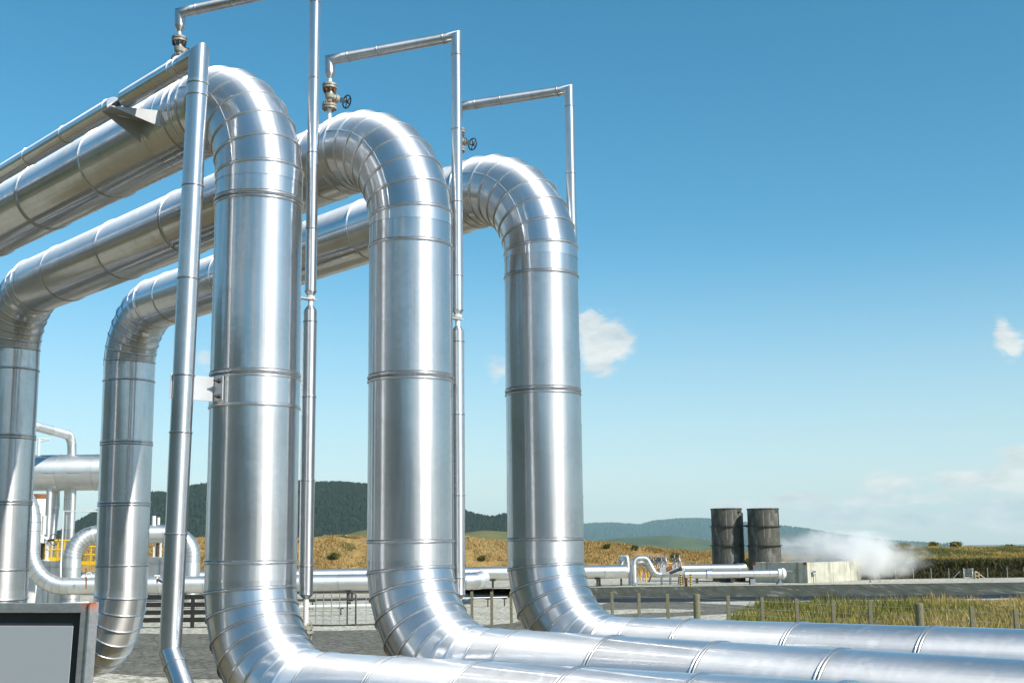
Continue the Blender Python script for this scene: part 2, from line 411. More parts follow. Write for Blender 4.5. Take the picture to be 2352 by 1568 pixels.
# ------------------------------------------------------------------ ground, roads, hills
def smooth(a, b, x):
    t = np.clip((x-a)/(b-a), 0, 1); return t*t*(3-2*t)
def vnoise(x, y, seed=0):
    """cheap smooth value noise on numpy arrays"""
    xi, yi = np.floor(x).astype(int), np.floor(y).astype(int); xf, yf = x-xi, y-yi
    def h(a, b): 
        q = np.sin(a*127.1 + b*311.7 + seed*74.7)*43758.5453; return q - np.floor(q)
    u, v = xf*xf*(3-2*xf), yf*yf*(3-2*yf)
    return (h(xi,yi)*(1-u)+h(xi+1,yi)*u)*(1-v) + (h(xi,yi+1)*(1-u)+h(xi+1,yi+1)*u)*v
def fbm(x, y, seed=0, o=4):
    r, a, s = 0, .5, 1
    for i in range(o): r = r + a*vnoise(x*s, y*s, seed+i); a *= .5; s *= 2.03
    return r
def grid_faces(r, c):
    i = np.arange(r*c).reshape(r, c); return np.stack([i[:-1,:-1], i[:-1,1:], i[1:,1:], i[1:,:-1]], -1).reshape(-1, 4)
def sheet(name, pts, z, mat):
    me = bpy.data.meshes.new(name); me.from_pydata([(p[0], p[1], z) for p in pts], [], [range(len(pts))])
    n = me.polygons[0].normal.z; me.materials.append(mat)
    if n < 0: me.flip_normals()
    o = bpy.data.objects.new(name, me); COL.objects.link(o); return tag(o, kind='structure')
def ground():
    xs = np.concatenate([np.linspace(-9000,-400,20), np.linspace(-380,380,20), np.linspace(400,9000,20)])
    ys = np.concatenate([[-4000,-1000,-200,0,100], np.linspace(160,420,16), [600,1200,3000,6000,9500,16000]])
    X, Y = np.meshgrid(xs, ys); Z = -DROP*smooth(165, 420, Y)
    return tag(raw_mesh('ground', np.stack([X,Y,Z],-1).reshape(-1,3), grid_faces(*X.shape), M_DIRT, True), kind='structure')
DROP = 40.0
ground()
def wobble(pts, amp, seed, closed=True):
    out = []; n = len(pts)
    for i in range(n):
        a, b = Vector(pts[i]), Vector(pts[(i+1) % n]); m = max(2, int((b-a).length/1.5)); m = min(m, 40)
        for j in range(m):
            p = a.lerp(b, j/m); w = fbm(np.array([p.x*.45]), np.array([p.y*.45]), seed)[0]-.47
            out.append((p.x+w*amp, p.y+w*amp*2.2))
    return out
yard = [(-45,25),(-20,25.2),(0,25.5),(20,25),(40,25),(60,40),(62,66),(-70,92),(-75,40)]
sheet('gravel_yard', wobble(yard, 1.0, 3), .004, M_GRAVEL)
fe = [(-560,1462),(-300,1456),(150,1452),(480,1455),(700,1447),(860,1446),(1060,1441),(1180,1430),(1290,1404),(1400,1384),(1550,1381),(1690,1389),(1900,1400)]
ne = [(1900,1424),(1690,1409),(1560,1415),(1450,1422),(1340,1450),(1200,1500),(900,1556),(500,1554),(210,1544),(-60,1556),(-240,1720),(-420,1980),(-900,1900),(-760,1560)]
sheet('road', wobble([onz(u, v)[:2] for u, v in fe+ne], .8, 9), .008, M_ROAD)
sheet('access_path', wobble([onz(u, v)[:2] for u, v in [(1345,1402),(1500,1397),(1620,1402),(1560,1407),(1480,1408),(1380,1412)]], .5, 5), .012, M_GRAVEL)

sheet('added_rear_field', wobble([(-60,-160),(90,-160),(60,-6),(20,-1.5),(-8,.5),(-22,6),(-60,18)], 1.5, 13), .006, mat_gravel('added_dark_field', (.055,.065,.022), (.10,.10,.035), 5))  # dark ground added behind the camera, unseen, to put bands in the pipes' reflections
PLAT = .5
sheet('platform', wobble([(2.5,69.5),(60,69.5),(60,92),(-8,92),(-2,72)], .4, 2), PLAT, M_GRAVEL)
# sloping pond bund, lined with dark sheet
def bund():
    mb = MB(); xs = np.linspace(3.6, 46, 90)
    rows = []
    for x in xs:
        w = (fbm(np.array([x*.6]), np.array([0.0]), 4)[0]-.47)*.30
        y0 = 64.2 + w*1.5 - .012*(x-3.6)
        prof = [(y0-1.1, .0), (y0-.35, .02), (y0-.1, .17+w*.2), (y0+.05, .18+w*.2), (69.2, .56), (69.7, .565), (70.3, PLAT+.004)]
        rows.append(mb.add([(x, y, z) for y, z in prof]))
    for a, b in zip(rows, rows[1:]):
        for j in range(6):
            mb.cm = 1 if j < 3 else (2 if j == 5 else 0)  # foot rows coloured black as the shadow along the bund's bottom edge
            mb.face((a+j, b+j, b+j+1, a+j+1), j in (0, 1))
    o = mb.build('pond_bund', [M_LINER, M_BLACK, M_GRAVEL]); return tag(o, kind='structure')
bund()
# low golden bank behind the pipes and the right-hand cut
CR = [(-400,1236),(460,1236),(620,1237),(800,1236),(1000,1238),(1160,1243),(1346,1247),(1425,1252),(1504,1259),(1629,1270),(1720,1277),(1800,1280)]
crx = np.array([at(u, v, 100).x for u, v in CR]); crz = np.array([at(u, v, 100).z for u, v in CR])
RR = [(1800,1290),(1900,1272),(2000,1263),(2080,1258),(2200,1257),(2352,1259),(2700,1259)]
rrx = np.array([at(u, v, 112).x for u, v in RR]); rrz = np.array([at(u, v, 112).z for u, v in RR])
def bank_h(x, y):
    n = (fbm(x*.28, y*.28, 2)-.47)*1.3 + (fbm(x*1.3, y*1.3, 8)-.47)*.5
    left = np.interp(x, crx, crz)*smooth(92, 101, y) + n*smooth(92, 97, y)*.55*(1-.6*smooth(100,104,y))
    left = left*(1-smooth(104, 150, y)*.55)
    top = np.interp(x, rrx, rrz)
    right = PLAT + .85*smooth(82, 83.2, y) + (top-PLAT-.85)*smooth(84, 110, y) + n*.35*smooth(83, 88, y)
    right = right*(1-smooth(116, 150, y)*.5)
    b = smooth(19, 23.5, x)
    return left*(1-b) + right*b - .05
gx, gy = np.meshgrid(np.concatenate([np.linspace(-90,-42,40), np.linspace(-41.6,60,300)]), np.concatenate([np.linspace(80,110,90), np.linspace(111,160,40)]))
gz = bank_h(gx, gy)
tag(raw_mesh('grass_bank', np.stack([gx,gy,gz],-1).reshape(-1,3), grid_faces(*gx.shape), M_BANK, True), kind='structure')

def hill(name, prof, Y, depth, mat, nu=160, nv=26, rough=.06, seed=1):
    us = np.linspace(prof[0][0], prof[-1][0], nu); vs = np.interp(us, [p[0] for p in prof], [p[1] for p in prof])
    P = np.array([at(u, v, Y) for u, v in zip(us, vs)])
    t = np.linspace(-1, .6, nv)
    V = np.zeros((nv, nu, 3))
    for i, q in enumerate(t):
        V[i,:,1] = Y + q*depth; V[i,:,0] = P[:,0]*(1 + q*depth/Y*.5)
        s = math.cos(q*math.pi/2)
        w = (fbm(V[i,:,0]/depth*9, V[i,:,1]/depth*9, seed)-.47)*rough*(1-s**4)*P[:,2].max()
        V[i,:,2] = np.maximum((P[:,2]+DROP)*s - DROP + w, -DROP-1)
    return V
def hill_obj(name, V, mat): return tag(raw_mesh(name, V.reshape(-1,3), grid_faces(*V.shape[:2]), mat, True), kind='structure')
NEAR = [(-700,1248),(-300,1240),(60,1262),(150,1230),(180,1213),(215,1190),(250,1172),(350,1136),(395,1138),(440,1124),(470,1118),(560,1108),(680,1109),(720,1115),(775,1113),(840,1118),(900,1130),(990,1150),(1060,1175),(1090,1186),(1128,1193),(1160,1186),(1215,1195),(1270,1222),(1330,1262)]
VN = hill('hills', NEAR, 2400, 520, M_FOREST_FLOOR, 200, 30, .2, 3); hill_obj('forested_hills', VN, M_FOREST_FLOOR)
MEAD = [(300,1262),(640,1240),(760,1236),(800,1226),(840,1216),(900,1214),(1000,1226),(1060,1224),(1110,1217),(1160,1220),(1260,1230),(1340,1246),(1400,1262)]
VM = hill('meadow', MEAD, 600, 150, M_MEADOW, 90, 16, .25, 6); hill_obj('meadow_hills', VM, M_MEADOW)
FAR = [(1000,1262),(1200,1236),(1290,1216),(1345,1210),(1380,1207),(1430,1209),(1465,1212),(1500,1203),(1550,1198),(1600,1197),(1640,1199),(1700,1206),(1790,1215),(1850,1222),(1890,1231),(1960,1240),(2060,1254)]
VF = hill('far', FAR, 11500, 2600, M_FARHILL, 160, 24, .25, 5); hill_obj('far_hills', VF, M_FARHILL)
FAR2 = [(1300,1262),(1345,1243),(1450,1232),(1540,1229),(1600,1236),(1680,1250),(1720,1262)]
VF2 = hill('far2', FAR2, 3600, 500, M_MEADOW, 60, 12, .3, 9); hill_obj('pasture_hill', VF2, mat_hill('pale_forest', (.05,.075,.03), (.11,.13,.06), .01))
# ring of low dark hills added behind the viewer, unseen, to darken metal reflections
def added_rear_hills():
    n = 90; A = np.linspace(R_(110), R_(300), n); V = []
    for r, h in ((240, 0), (300, .55), (380, 1.0), (520, .5)):
        hh = h*(22 + 52*smooth(R_(150), R_(230), A) + 26*(fbm(A*5.2, A*0+1, 12)-.4))
        V.append(np.stack([np.sin(A)*r, np.cos(A)*r, hh-1], -1))
    return hill_obj('added_rear_hills', np.array(V), M_FOREST_FLOOR)
added_rear_hills()
# conifers on the hill: thousands, reads as one mass
def conifers(name, V, count, hmin, hmax, sides=6, cols=((.008,.015,.008),(.015,.026,.012),(.026,.035,.015)), width=.3):
    nv, nu = V.shape[:2]
    a = nrng.random(count)*(nv*.66); b = nrng.random(count)*(nu-1.01)
    i, j = a.astype(int), b.astype(int); fa, fb = (a-i)[:,None], (b-j)[:,None]
    P = (V[i,j]*(1-fa)+V[i+1,j]*fa)*(1-fb) + (V[i,j+1]*(1-fa)+V[i+1,j+1]*fa)*fb
    H = (hmin + (hmax-hmin)*nrng.random(count)**1.5)[:,None]; Wd = H*width*(.8+.5*nrng.random((count,1)))
    ang = np.linspace(0, 2*np.pi, sides, endpoint=False)
    v = []; 
    for s in range(sides):
        d = np.stack([np.cos(ang[s]+P[:,0]), np.sin(ang[s]+P[:,0]), np.zeros(count)], -1)
        v.append(P + d*Wd*(.75+.5*nrng.random((count,1))) + np.array([0,0,1.])*H*(.12+.1*nrng.random((count,1))))
    v.append(P + np.array([0,0,1.])*H)
    v = np.stack(v, 1); base = (np.arange(count)*(sides+1))[:,None]
    f = np.concatenate([np.stack([base[:,0]+s, base[:,0]+(s+1) % sides, base[:,0]+sides], -1) for s in range(sides)])
    c = np.array(cols); kx = nrng.random(count); t = (kx[:,None]*2); 
    cc = np.where(t < 1, c[0]*(1-t)+c[1]*t, c[1]*(2-t)+c[2]*(t-1)*.6 + c[1]*(t-1)*.4)
    cc = np.repeat(cc, sides+1, 0)
    return tag(raw_mesh(name, v.reshape(-1,3), f, M_TREES, False, cc), kind='stuff')
o = conifers('forest', VN, 42000, 4, 9, 6, width=.42); tag(o, 'dark conifer forest covering the hills behind the pipes', 'forest')
o = conifers('far_forest', VF, 22000, 16, 40, 5, ((.012,.028,.018),(.025,.045,.024),(.04,.058,.03)), .5); tag(o, 'hazy blue forest on the far hills behind the tanks', 'forest')

# ------------------------------------------------------------------ vegetation
def blades(name, base, h, w, cols, mat=None, lean=.35):
    """grass blades: base (n,3), h (n,), w (n,), cols (n,3); 5 vertices each"""
    n = len(base); az = nrng.random(n)*2*np.pi; fa = nrng.random(n)*2*np.pi
    d = np.stack([np.cos(az), np.sin(az), np.zeros(n)], -1); s = np.stack([np.cos(fa), np.sin(fa), np.zeros(n)], -1)
    ln = (lean*(.3+nrng.random(n)))[:,None]*h[:,None]; up = np.array([0,0,1.])*h[:,None]; ww = w[:,None]*s*.5
    v = np.stack([base-ww, base+ww, base+up*.55+d*ln*.3+ww*.8, base+up*.55+d*ln*.3-ww*.8, base+up+d*ln], 1)
    b = np.arange(n)*5
    f = np.concatenate([np.stack([b,b+1,b+2], -1), np.stack([b,b+2,b+3], -1), np.stack([b+3,b+2,b+4], -1)])
    cc = np.repeat(cols, 5, 0).reshape(n,5,3)*np.array([.8,.8,1,1,1.1])[None,:,None]
    return raw_mesh(name, v.reshape(-1,3), f, mat or M_LEAF, False, cc.reshape(-1,3))
def bank_grass():
    n = 190000
    x = nrng.uniform(-34, 20.5, n); y = 93 + 11*nrng.random(n)**.8
    keep = fbm(x*.5, y*.5, 21) > .33; x, y = x[keep], y[keep]; n = len(x)
    z = bank_h(x, y)-.03
    pick = nrng.random(n)*.5 + fbm(x*.35, y*.7, 31)*.75
    c = np.stack([np.interp(pick, [.2,.45,.65,.9], [.15,.40,.54,.60]), np.interp(pick, [.2,.45,.65,.9], [.13,.26,.37,.50]), np.interp(pick, [.2,.45,.65,.9], [.04,.09,.14,.27])], -1)
    g = fbm(x*.55+9, y*.55, 41) > .62
    c[g] = c[g]*.35 + np.array([.085,.12,.03])*.65
    return blades('dry_grass', np.stack([x,y,z],-1), .07+.20*nrng.random(n)**2, .03+.045*nrng.random(n), c)
tag(bank_grass(), 'golden dry grass on the low bank behind the pipes', 'grass', kind='stuff')
def ridge_grass():
    n = 130000
    x = nrng.uniform(19.5, 50, n); y = 83 + 30*nrng.random(n)
    z = bank_h(x, y)-.03
    pick = nrng.random(n)*.5 + fbm(x*.3, y*.4, 33)*.75
    c = np.stack([np.interp(pick, [.2,.5,.9], [.14,.34,.46]), np.interp(pick, [.2,.5,.9], [.13,.235,.35]), np.interp(pick, [.2,.5,.9], [.03,.06,.12])], -1)
    low = y < 86.5; c[low] = c[low]*.2 + np.array([.03,.032,.012])  # foot of the slope coloured dark as the shaded cut
    band = (fbm(x*.45, y*.25, 51) > .5) & (y > 95) & (y < 108); c[band] = c[band]*.25 + np.array([.07,.10,.035])
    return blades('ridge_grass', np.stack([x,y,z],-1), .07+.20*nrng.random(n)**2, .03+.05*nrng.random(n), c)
tag(ridge_grass(), 'dry and green grass on the slope behind the wire mesh fence', 'grass', kind='stuff')
GRASS_EDGE = [(1672,1418),(1700,1404),(1740,1392),(1800,1383),(1880,1377),(1960,1374),(2100,1374),(2420,1376)]
def weeds():
    n = 110000
    x = nrng.uniform(7, 31, n*2); y = nrng.uniform(28, 60.5, n*2)
    # image-side boundary is turned into a ground curve: y limit as a function of x/y slope
    ex = [onz(u, v) for u, v in GRASS_EDGE]; k = np.array([e.x/e.y for e in ex]); ey = np.array([e.y for e in ex])
    kk = x/y; lim = np.interp(kk, k, ey) + (fbm(x*.4, y*.4, 61)-.47)*12 + (fbm(x*1.6, y*1.6, 62)-.47)*5
    ok = (kk > k[0]) & (y < lim) & (y > 27) & (nrng.random(len(x)) < smooth(.22, .45, fbm(x*.7, y*.7, 63))*.65+.35); x, y = x[ok][:n], y[ok][:n]; n = len(x)
    g = np.clip(1.45 - (x/y-k[0])/(k[-1]-k[0])*.8 + (fbm(x*.3, y*.3, 71)-.47)*1.6 - nrng.random(n)*.75, 0, 1)[:,None]
    straw = np.array([.46,.34,.13])*(.6+.7*nrng.random((n,1))); grn = np.array([.185,.195,.042])*(.5+.9*nrng.random((n,1)))
    c = straw*(1-g)+grn*g
    fl = nrng.random(n) < .006; c[fl] = (.75,.55,.02)
    hh = .09 + .46*nrng.random(n)**2.2*smooth(.25, .7, fbm(x*.6, y*.6, 81))*1.2
    return blades('weed_grass', np.stack([x,y,np.zeros(n)],-1), hh, .018+.03*nrng.random(n), c)
tag(weeds(), 'tall green and straw coloured weeds behind the fence posts', 'weeds', kind='stuff')
def scrub():
    n = 26000
    x = nrng.uniform(20.5, 50, n); y = 80.9 + 4.2*nrng.random(n); z = bank_h(x, y)-.05
    c = np.array([.070,.066,.022])*(.4+1.2*nrng.random((n,1)))*(1+2.2*smooth(82.6, 85, y))[:,None]; w_ = fbm(x*.8, y*.8, 91) > .6; c[w_] = c[w_]*.4 + np.array([.09,.075,.02])*.6  # brown vegetation tinted dark for the shaded cut face, lighter up the slope
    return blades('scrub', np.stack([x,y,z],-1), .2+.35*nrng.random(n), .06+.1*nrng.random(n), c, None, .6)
tag(scrub(), 'low scrub tinted dark for the shade on the cut behind the chain link fence', 'scrub', kind='stuff')
def bush(label, c, rx, ry, h, n, cols, group):
    r = nrng.normal(size=(n,3)); r /= np.linalg.norm(r, axis=1)[:,None]
    rad = (.55+.45*nrng.random((n,1))**.5) * (.75+.5*fbm(r[:,:1]*2+c[0], r[:,1:2]*2+r[:,2:3]*2, 5))
    P = np.array(c) + r*rad*np.array([rx, ry, h*.5]) + np.array([0,0,h*.5])
    cc = np.array(cols)[nrng.integers(0, len(cols), n)]*(.5+nrng.random((n,1)))
    th = thing('bush', label, 'bush', Vector(c), group)
    o = blades('foliage', P - np.array(c), np.full(n, .22), np.full(n, .16), cc, M_LEAF, 1.2); o.parent = th
    mb = MB()
    for a in range(4):
        mb.tube([c, Vector(c)+Vector((math.cos(a*1.7)*rx*.3, math.sin(a*1.7)*ry*.3, h*.5)), Vector(c)+Vector((math.cos(a*1.7)*rx*.5, math.sin(a*1.7)*ry*.5, h*.8))], [.05,.035,.015], 6)
    mb.build('stem', M_TIMBER, th)
GR = ((.20,.21,.06),(.15,.17,.05),(.34,.27,.10))
for (u, v, Y, w, hpx, lab, n) in [
    (1811,1274,96,34,22,'round yellow green bush peeping out right of the second tank', 700),
    (1655+65,1290,97,16,20,'small green bush between the two dark tanks', 260),
    (2016,1264,116,26,24,'bush poking out above the drifting steam', 420),
    (2075,1262,116,40,12,'low bush at the right edge of the steam', 320),
    (2146,1264,114,24,14,'rounded dark bush on the ridge just clear of the steam', 320),
    (2196,1264,114,30,13,'bush on the ridge above the mesh gate', 320),
    (958,1272,97.5,22,16,'green bush on the bank between the middle and third risers', 300),
    (1108,1262,97,14,10,'small shrub on the bank just left of the third riser', 160),
    (768,1268,97,26,14,'green bush on the bank right of the first slim vent', 300),
    (1395,1256,99,12,9,'tiny shrub on the bank crest right of the third riser', 140),
    (1458,1262,99,16,10,'shrub on the bank crest above the S shaped pipe bends', 160),
    (1552,1270,98,20,9,'low shrub on the bank crest left of the tanks', 160),
    (2318,1264,113,34,10,'low bush on the ridge above the last mesh fence posts', 300)]:
    p = at(u, v, Y); p.z = float(bank_h(np.array([p.x]), np.array([p.y]))[0])-.05
    bush(lab, tuple(p), w*Y/F*.42, w*Y/F*.42, hpx*Y/F*.85, n, GR, 'bushes on the bank')

# ------------------------------------------------------------------ the three big pipe arches
RP = .5; RB = 1.22; AZU, SLU, AZL = .7747, .0248, .7703
DU = Vector((-math.sin(AZU)*math.cos(SLU), math.cos(AZU)*math.cos(SLU), -math.sin(SLU)))
NV = Vector((math.cos(AZU), math.sin(AZU), 0))                   # across the pipes, away from the viewer
UP = Vector((0,0,1))
def skin(mb, p0, p1, r, n=64, v0=0, over=.003):
    d = (p1-p0).normalized(); mb.rings([(p0, d, r+over), (p1, d, r)], n, False, v0, ref=NV)
def bead(mb, c, d, r, dbl=False, m=.013):
    d = Vector(d).normalized(); m *= 1.25
    if dbl:
        for s in (-1, 1): mb.torus(Vector(c)+d*1.7*m*s, d, r+.003, m*.9, 72, 8)
    else: mb.torus(c, d, r+.003, m, 72, 8)
    if len(getattr(mb, 'mats', '')) or True:
        mb.cm = 1; mb.torus(Vector(c)+d*(m*1.2+(1.7*m if dbl else 0)), d, r+.0015, m*.45, 72, 5)  # dark ring beside each bead draws its crevice line
        if dbl: mb.torus(c, d, r+.002, m*.5, 72, 5)
        mb.cm = 0
def run(mb, p0, p1, r, beads, n=64, m=.013):
    """straight clad run; beads: (distance, double)"""
    d = (p1-p0).normalized(); L = (p1-p0).length; cuts = [0]+[b for b, _ in beads if 0 < b < L]+[L]
    for a, b in zip(cuts, cuts[1:]): skin(mb, p0+d*a, p0+d*b, r, n, a)
    for b, dbl in beads:
        if 0 <= b <= L: bead(mb, p0+d*b, d, r, dbl, m)
def elbow(mb, C, din, dout, rb, r, n=64, step=11.25, m=.012, seam=True, beads=True):
    din, dout = Vector(din).normalized(), Vector(dout).normalized()
    th = din.angle(dout); L = rb*math.tan(th/2); S = C-din*L
    nn = (dout - din*dout.dot(din)).normalized(); O = S+nn*rb
    k = max(2, round(math.degrees(th)/step)); st = [0]+[th*(i+.5)/k for i in range(k)]+[th]
    rv = lambda a: rb/math.cos(th/k/2) if 1e-6 < a < th-1e-6 else rb
    pt = lambda a: O + (din*math.sin(a) - nn*math.cos(a))*rv(a)
    tg = lambda a: din*math.cos(a) + nn*math.sin(a)
    bn = din.cross(nn); v = 0
    for i, (a, b) in enumerate(zip(st, st[1:])):
        mb.rings([(pt(a), tg(a), r+.004), (pt(b), tg(b), r)], n, False, v, ref=bn); v += rb*(b-a)
        if beads and i: bead(mb, pt(a), tg(a), r, False, m)
    if seam:
        for sg in (1, -1):
            for ang in (.35,):
                rr = r+.004
                pts = []
                for a in st:
                    t = tg(a); o = t.cross(bn)
                    o = o if o.dot(nn) < 0 else -o
                    pts.append(pt(a) + (bn*sg*math.cos(ang) + o*math.sin(ang))*rr)
                mb.tube(pts, .004, 6)
    return S, C+dout*L
PIPES = [dict(P=(-2.9309,14.0622), zt=5.4499, zb=-1.5692, sl=.0186, L=11.66, zm=-1.75),
         dict(P=(-1.2057,14.6388), zt=5.0723, zb=-1.3586, sl=-.0014, L=11.6477, zm=-1.85),
         dict(P=(.4089,16.6034), zt=5.1035, zb=-1.3811, sl=.0094, L=11.6651, zm=-1.93)]
LABP = ['thick silver pipe arch nearest the camera, with a clamp band and bracket on its riser',
        'thick silver pipe arch standing between the other two arches',
        'thick silver pipe arch farthest back, in front of the wooden fence posts']
RISER_BEADS = [[(470,1),(868,1),(938,0),(1291,0)], [(570,0),(873,1),(1244,0)], [(638,0),(903,1),(1239,0)]]
for i, pp in enumerate(PIPES):
    P = Vector((*pp['P'], 0)); T = P+UP*(pp['zt']+CAMZ); B = P+UP*(pp['zb']+CAMZ)
    DL = Vector((math.sin(AZL)*math.cos(pp['sl']), -math.cos(AZL)*math.cos(pp['sl']), math.sin(pp['sl'])))
    Lc = T+DU*pp['L']; Mc = Vector((Lc.x, Lc.y, pp['zm']+CAMZ))
    th = thing('steam_pipe', LABP[i], 'pipe', (P.x, P.y, 0), 'big steam pipe arches')
    mb = MB(); e1 = elbow(mb, T, UP, DU, RB, RP); mb.build('upper_elbow', M_CLAD, th)
    mb = MB(); e2 = elbow(mb, B, -DL, UP, RB, RP); mb.build('lower_elbow', M_CLAD, th)
    mb = MB(); e3 = elbow(mb, Lc, DU, -UP, RB*.95, RP); mb.build('far_upper_elbow', M_CLAD, th)
    mb = MB(); e4 = elbow(mb, Mc, -UP, DU, RB, RP); mb.build('far_lower_elbow', M_CLAD, th)
    z0, z1 = e2[1], e1[0]
    bz = [(at(1176+(P.x/P.y)*F*.99, v, P.y).z - z0.z, d) for v, d in RISER_BEADS[i]]
    bz = sorted([(b, d) for b, d in bz if .02 < b < (z1-z0).length-.02])
    mb = MB(); run(mb, z0, z1, RP, bz); mb.build('riser', M_CLAD, th)
    Lu = (e3[0]-e1[1]).length; nb = [(.06, 0), (.45, 0)]+[(.45+2.05*j-(.5 if i == 1 else 0), j % 3 == 2) for j in range(1, 8)]
    mb = MB(); run(mb, e1[1], e3[0], RP, [q for q in nb if q[0] < Lu-.1], m=.011); mb.build('upper_run', M_CLAD, th)
    Ld = (e4[0]-e3[1]).length
    mb = MB(); run(mb, e3[1], e4[0], RP, [(.3, 0), (1.55, 1), (2.75, 1), (3.95, 0)]); mb.build('descent', M_CLAD, th)
    sp = [[.25,1.35,2.55,3.75,5,6.2],[.2,.62,1.9,3.15,4.4],[.35,1.15,2.65,4.2,5.6]][i]
    mb = MB(); run(mb, e2[0], e2[0]+DL*14, RP, [(-0+s, s > 1) for s in sp]+[(7.2+1.2*j, True) for j in range(5)], m=.009); mb.build('lower_run', M_CLAD, th)
    # e2[0] is the elbow start; its outgoing run heads back along DL
    mb = MB(); run(mb, e4[1], e4[1]+DU*14, RP, [(.3, 0)]+[(1.5+1.2*j, j % 2 == 0) for j in range(10)]); mb.build('far_run', M_CLAD, th)
    pp.update(T=T, B=B, DL=DL, e1=e1, P3=P)

# ------------------------------------------------------------------ vents: valve, horizontal link, thin riser with drain
RT = .068
VALVE_U = [412, 757, 1052]; NS = [.744, .75, .635]
RIS_CUP = [(668,708), (711,755), (760,800)]
VLAB = ['slim silver vent pipe whose top leaves the photo, standing right of the nearest arch',
        'slim silver vent pipe behind the middle riser with its whole valve and handwheel in view',
        'slim silver vent pipe hugging the farthest riser, its valve half hidden by another vent']
def vent(i):
    pp = PIPES[i]; P = pp['P3']; T = pp['T']
    r0 = P + NV*NS[i]; kx = (VALVE_U[i]-1176)/F
    best = min((abs(((T+DU*t).x/((T+DU*t).y*math.cos(PITCH)+((T+DU*t).z+1-CAMZ)*math.sin(PITCH))) - kx - .012*(.2)), t) for t in np.linspace(.3, 4, 400))
    vb = T+DU*best[1]; vb.z += RP
    ztop = {0: at(718, -38, r0.y).z, 1: at(1036, 84, r0.y).z, 2: at(1305, 206, r0.y).z}[i]
    zv = {0: at(412, 30, vb.y).z, 1: at(768, 138, vb.y).z, 2: at(1045, 246, vb.y).z}[i]
    th = thing('vent_pipe', VLAB[i], 'pipe', (r0.x, r0.y, 0), 'slim vent pipes with valves')
    s = .0058                                                     # metres per picture px at this depth
    z = lambda px: zv - px*s*1.0
    cone_t, cone_b, fl1, fl2, = zv-.20, zv-.26, zv-.37, zv-.62
    # spool and flanges
    mb = MB(); mb.cyl((vb.x,vb.y,vb.z-.12), (vb.x,vb.y,fl2-.03), .028, n=16); mb.build('bare_stub', M_WHITE, th)
    mb = MB(); mb.cyl((vb.x,vb.y,fl1), (vb.x,vb.y,cone_b+.01), .028, n=16)
    mb.build('bare_stub', M_WHITE, th)
    va = MB(); c = Vector((vb.x, vb.y, (fl1+fl2)/2-.02))
    va.lathe((c.x,c.y,fl2+.03), UP, [(0,.035),(.03,.036),(.055,.058),(.1,.064),(.14,.05),(.165,.036),(fl1-fl2-.09,.035)])
    va.lathe(c, NV, [(.02,.05),(.075,.05),(.075,.062),(.125,.062),(.125,.03),(.19,.024),(.19,.034),(.215,.034),(.215,.014),(.30,.014)], 18)
    vo = va.build('valve', M_VALVE, th)
    for zc, sg in ((fl1, -1), (fl2, 1)):
        for k in (0, 1):
            fb = MB()
            q = zc + (.036*k if sg < 0 else -.036*k) - .02
            fb.cyl((vb.x,vb.y,q-.013), (vb.x,vb.y,q+.013), .098, n=28); fb.build('flange', M_VALVE, vo, .003)
    for zc, dz in ((fl1, .0), (fl2, -.036)):
        bo = MB()
        for k in range(8):
            a = k*math.pi/4+.3; x, y = vb.x+.076*math.cos(a), vb.y+.076*math.sin(a)
            bo.cyl((x,y,zc-.06+dz*0-.03), (x,y,zc+.035), .008, n=8); bo.cyl((x,y,zc+.0), (x,y,zc+.018), .015, n=6); bo.cyl((x,y,zc-.075), (x,y,zc-.052), .015, n=6)
        bo.build('bolts', M_RUST if i else M_IRON, vo)
    hw = MB(); hc = c + NV*.285
    hw.torus(hc, NV, .088, .0095, 32, 8)
    a0 = NV.cross(UP).normalized()
    for k in range(5):
        dd = a0*math.cos(k*1.2566+.5)+UP*math.sin(k*1.2566+.5); hw.tube([hc+dd*.016, hc+dd*.05+NV*.006, hc+dd*.086], .0065, 6)
    hw.cyl(hc-NV*.02, hc+NV*.018, .022, n=12)
    hw.build('handwheel', M_IRON, vo)
    # horizontal link with mitred ends
    A = Vector((vb.x, vb.y, zv)); D = Vector((r0.x, r0.y, ztop)); d = (D-A).normalized()
    mb = MB()
    def mitre(mb, p, din, dout, q0, q1, n=28):
        t = (din+dout).normalized()
        nm = din.cross(dout).normalized(); o = t.cross(nm)
        def ring_at(c, ax, skew):
            pts = []
            a = nm; b = ax.cross(a).normalized()
            for j in range(n):
                w = a*math.cos(2*math.pi*j/n)*RT + b*math.sin(2*math.pi*j/n)*RT
                if skew: w = w - ax*(w.dot(t)/ax.dot(t))
                pts.append(c+w)
            return pts
        for (ca, cb, ax, sa, sb) in ((q0, p, din, False, True), (p, q1, dout, True, False)):
            b0 = mb.add(ring_at(ca, ax, sa)); b1 = mb.add(ring_at(cb, ax, sb)); L = (cb-ca).length
            for j in range(n):
                j2 = (j+1) % n
                mb.face((b0+j, b0+j2, b1+j2, b1+j), True, [(j*.015,0),(j*.015+.015,0),(j*.015+.015,L),(j*.015,L)])
    m1, m2 = A+d*.2, D-d*.12
    mb.cm = 0
    mbD = MB(); mitre(mbD, D, d, -UP, m2, D-UP*.25); mbD.build('mitre_elbow', M_CLAD, th)
    mitre(mb, A, UP, d, Vector((A.x,A.y,cone_t)), m1)
    mb.lathe((A.x,A.y,cone_b), UP, [(0,.03),(.06,RT),(.075,RT+.004),(.09,RT)])
    Lm = (m2-m1).length
    mb2 = MB(); run(mb2, m1-d*.005, m2+d*.005, RT, [(.1,0),(Lm*.35,0),(Lm*.97,0)], 28, .006)
    mb2.build('link_pipe', M_CLADW, th); mb.build('mitre_elbow', M_CLADW, th)
    # riser
    r1 = D-UP*.25
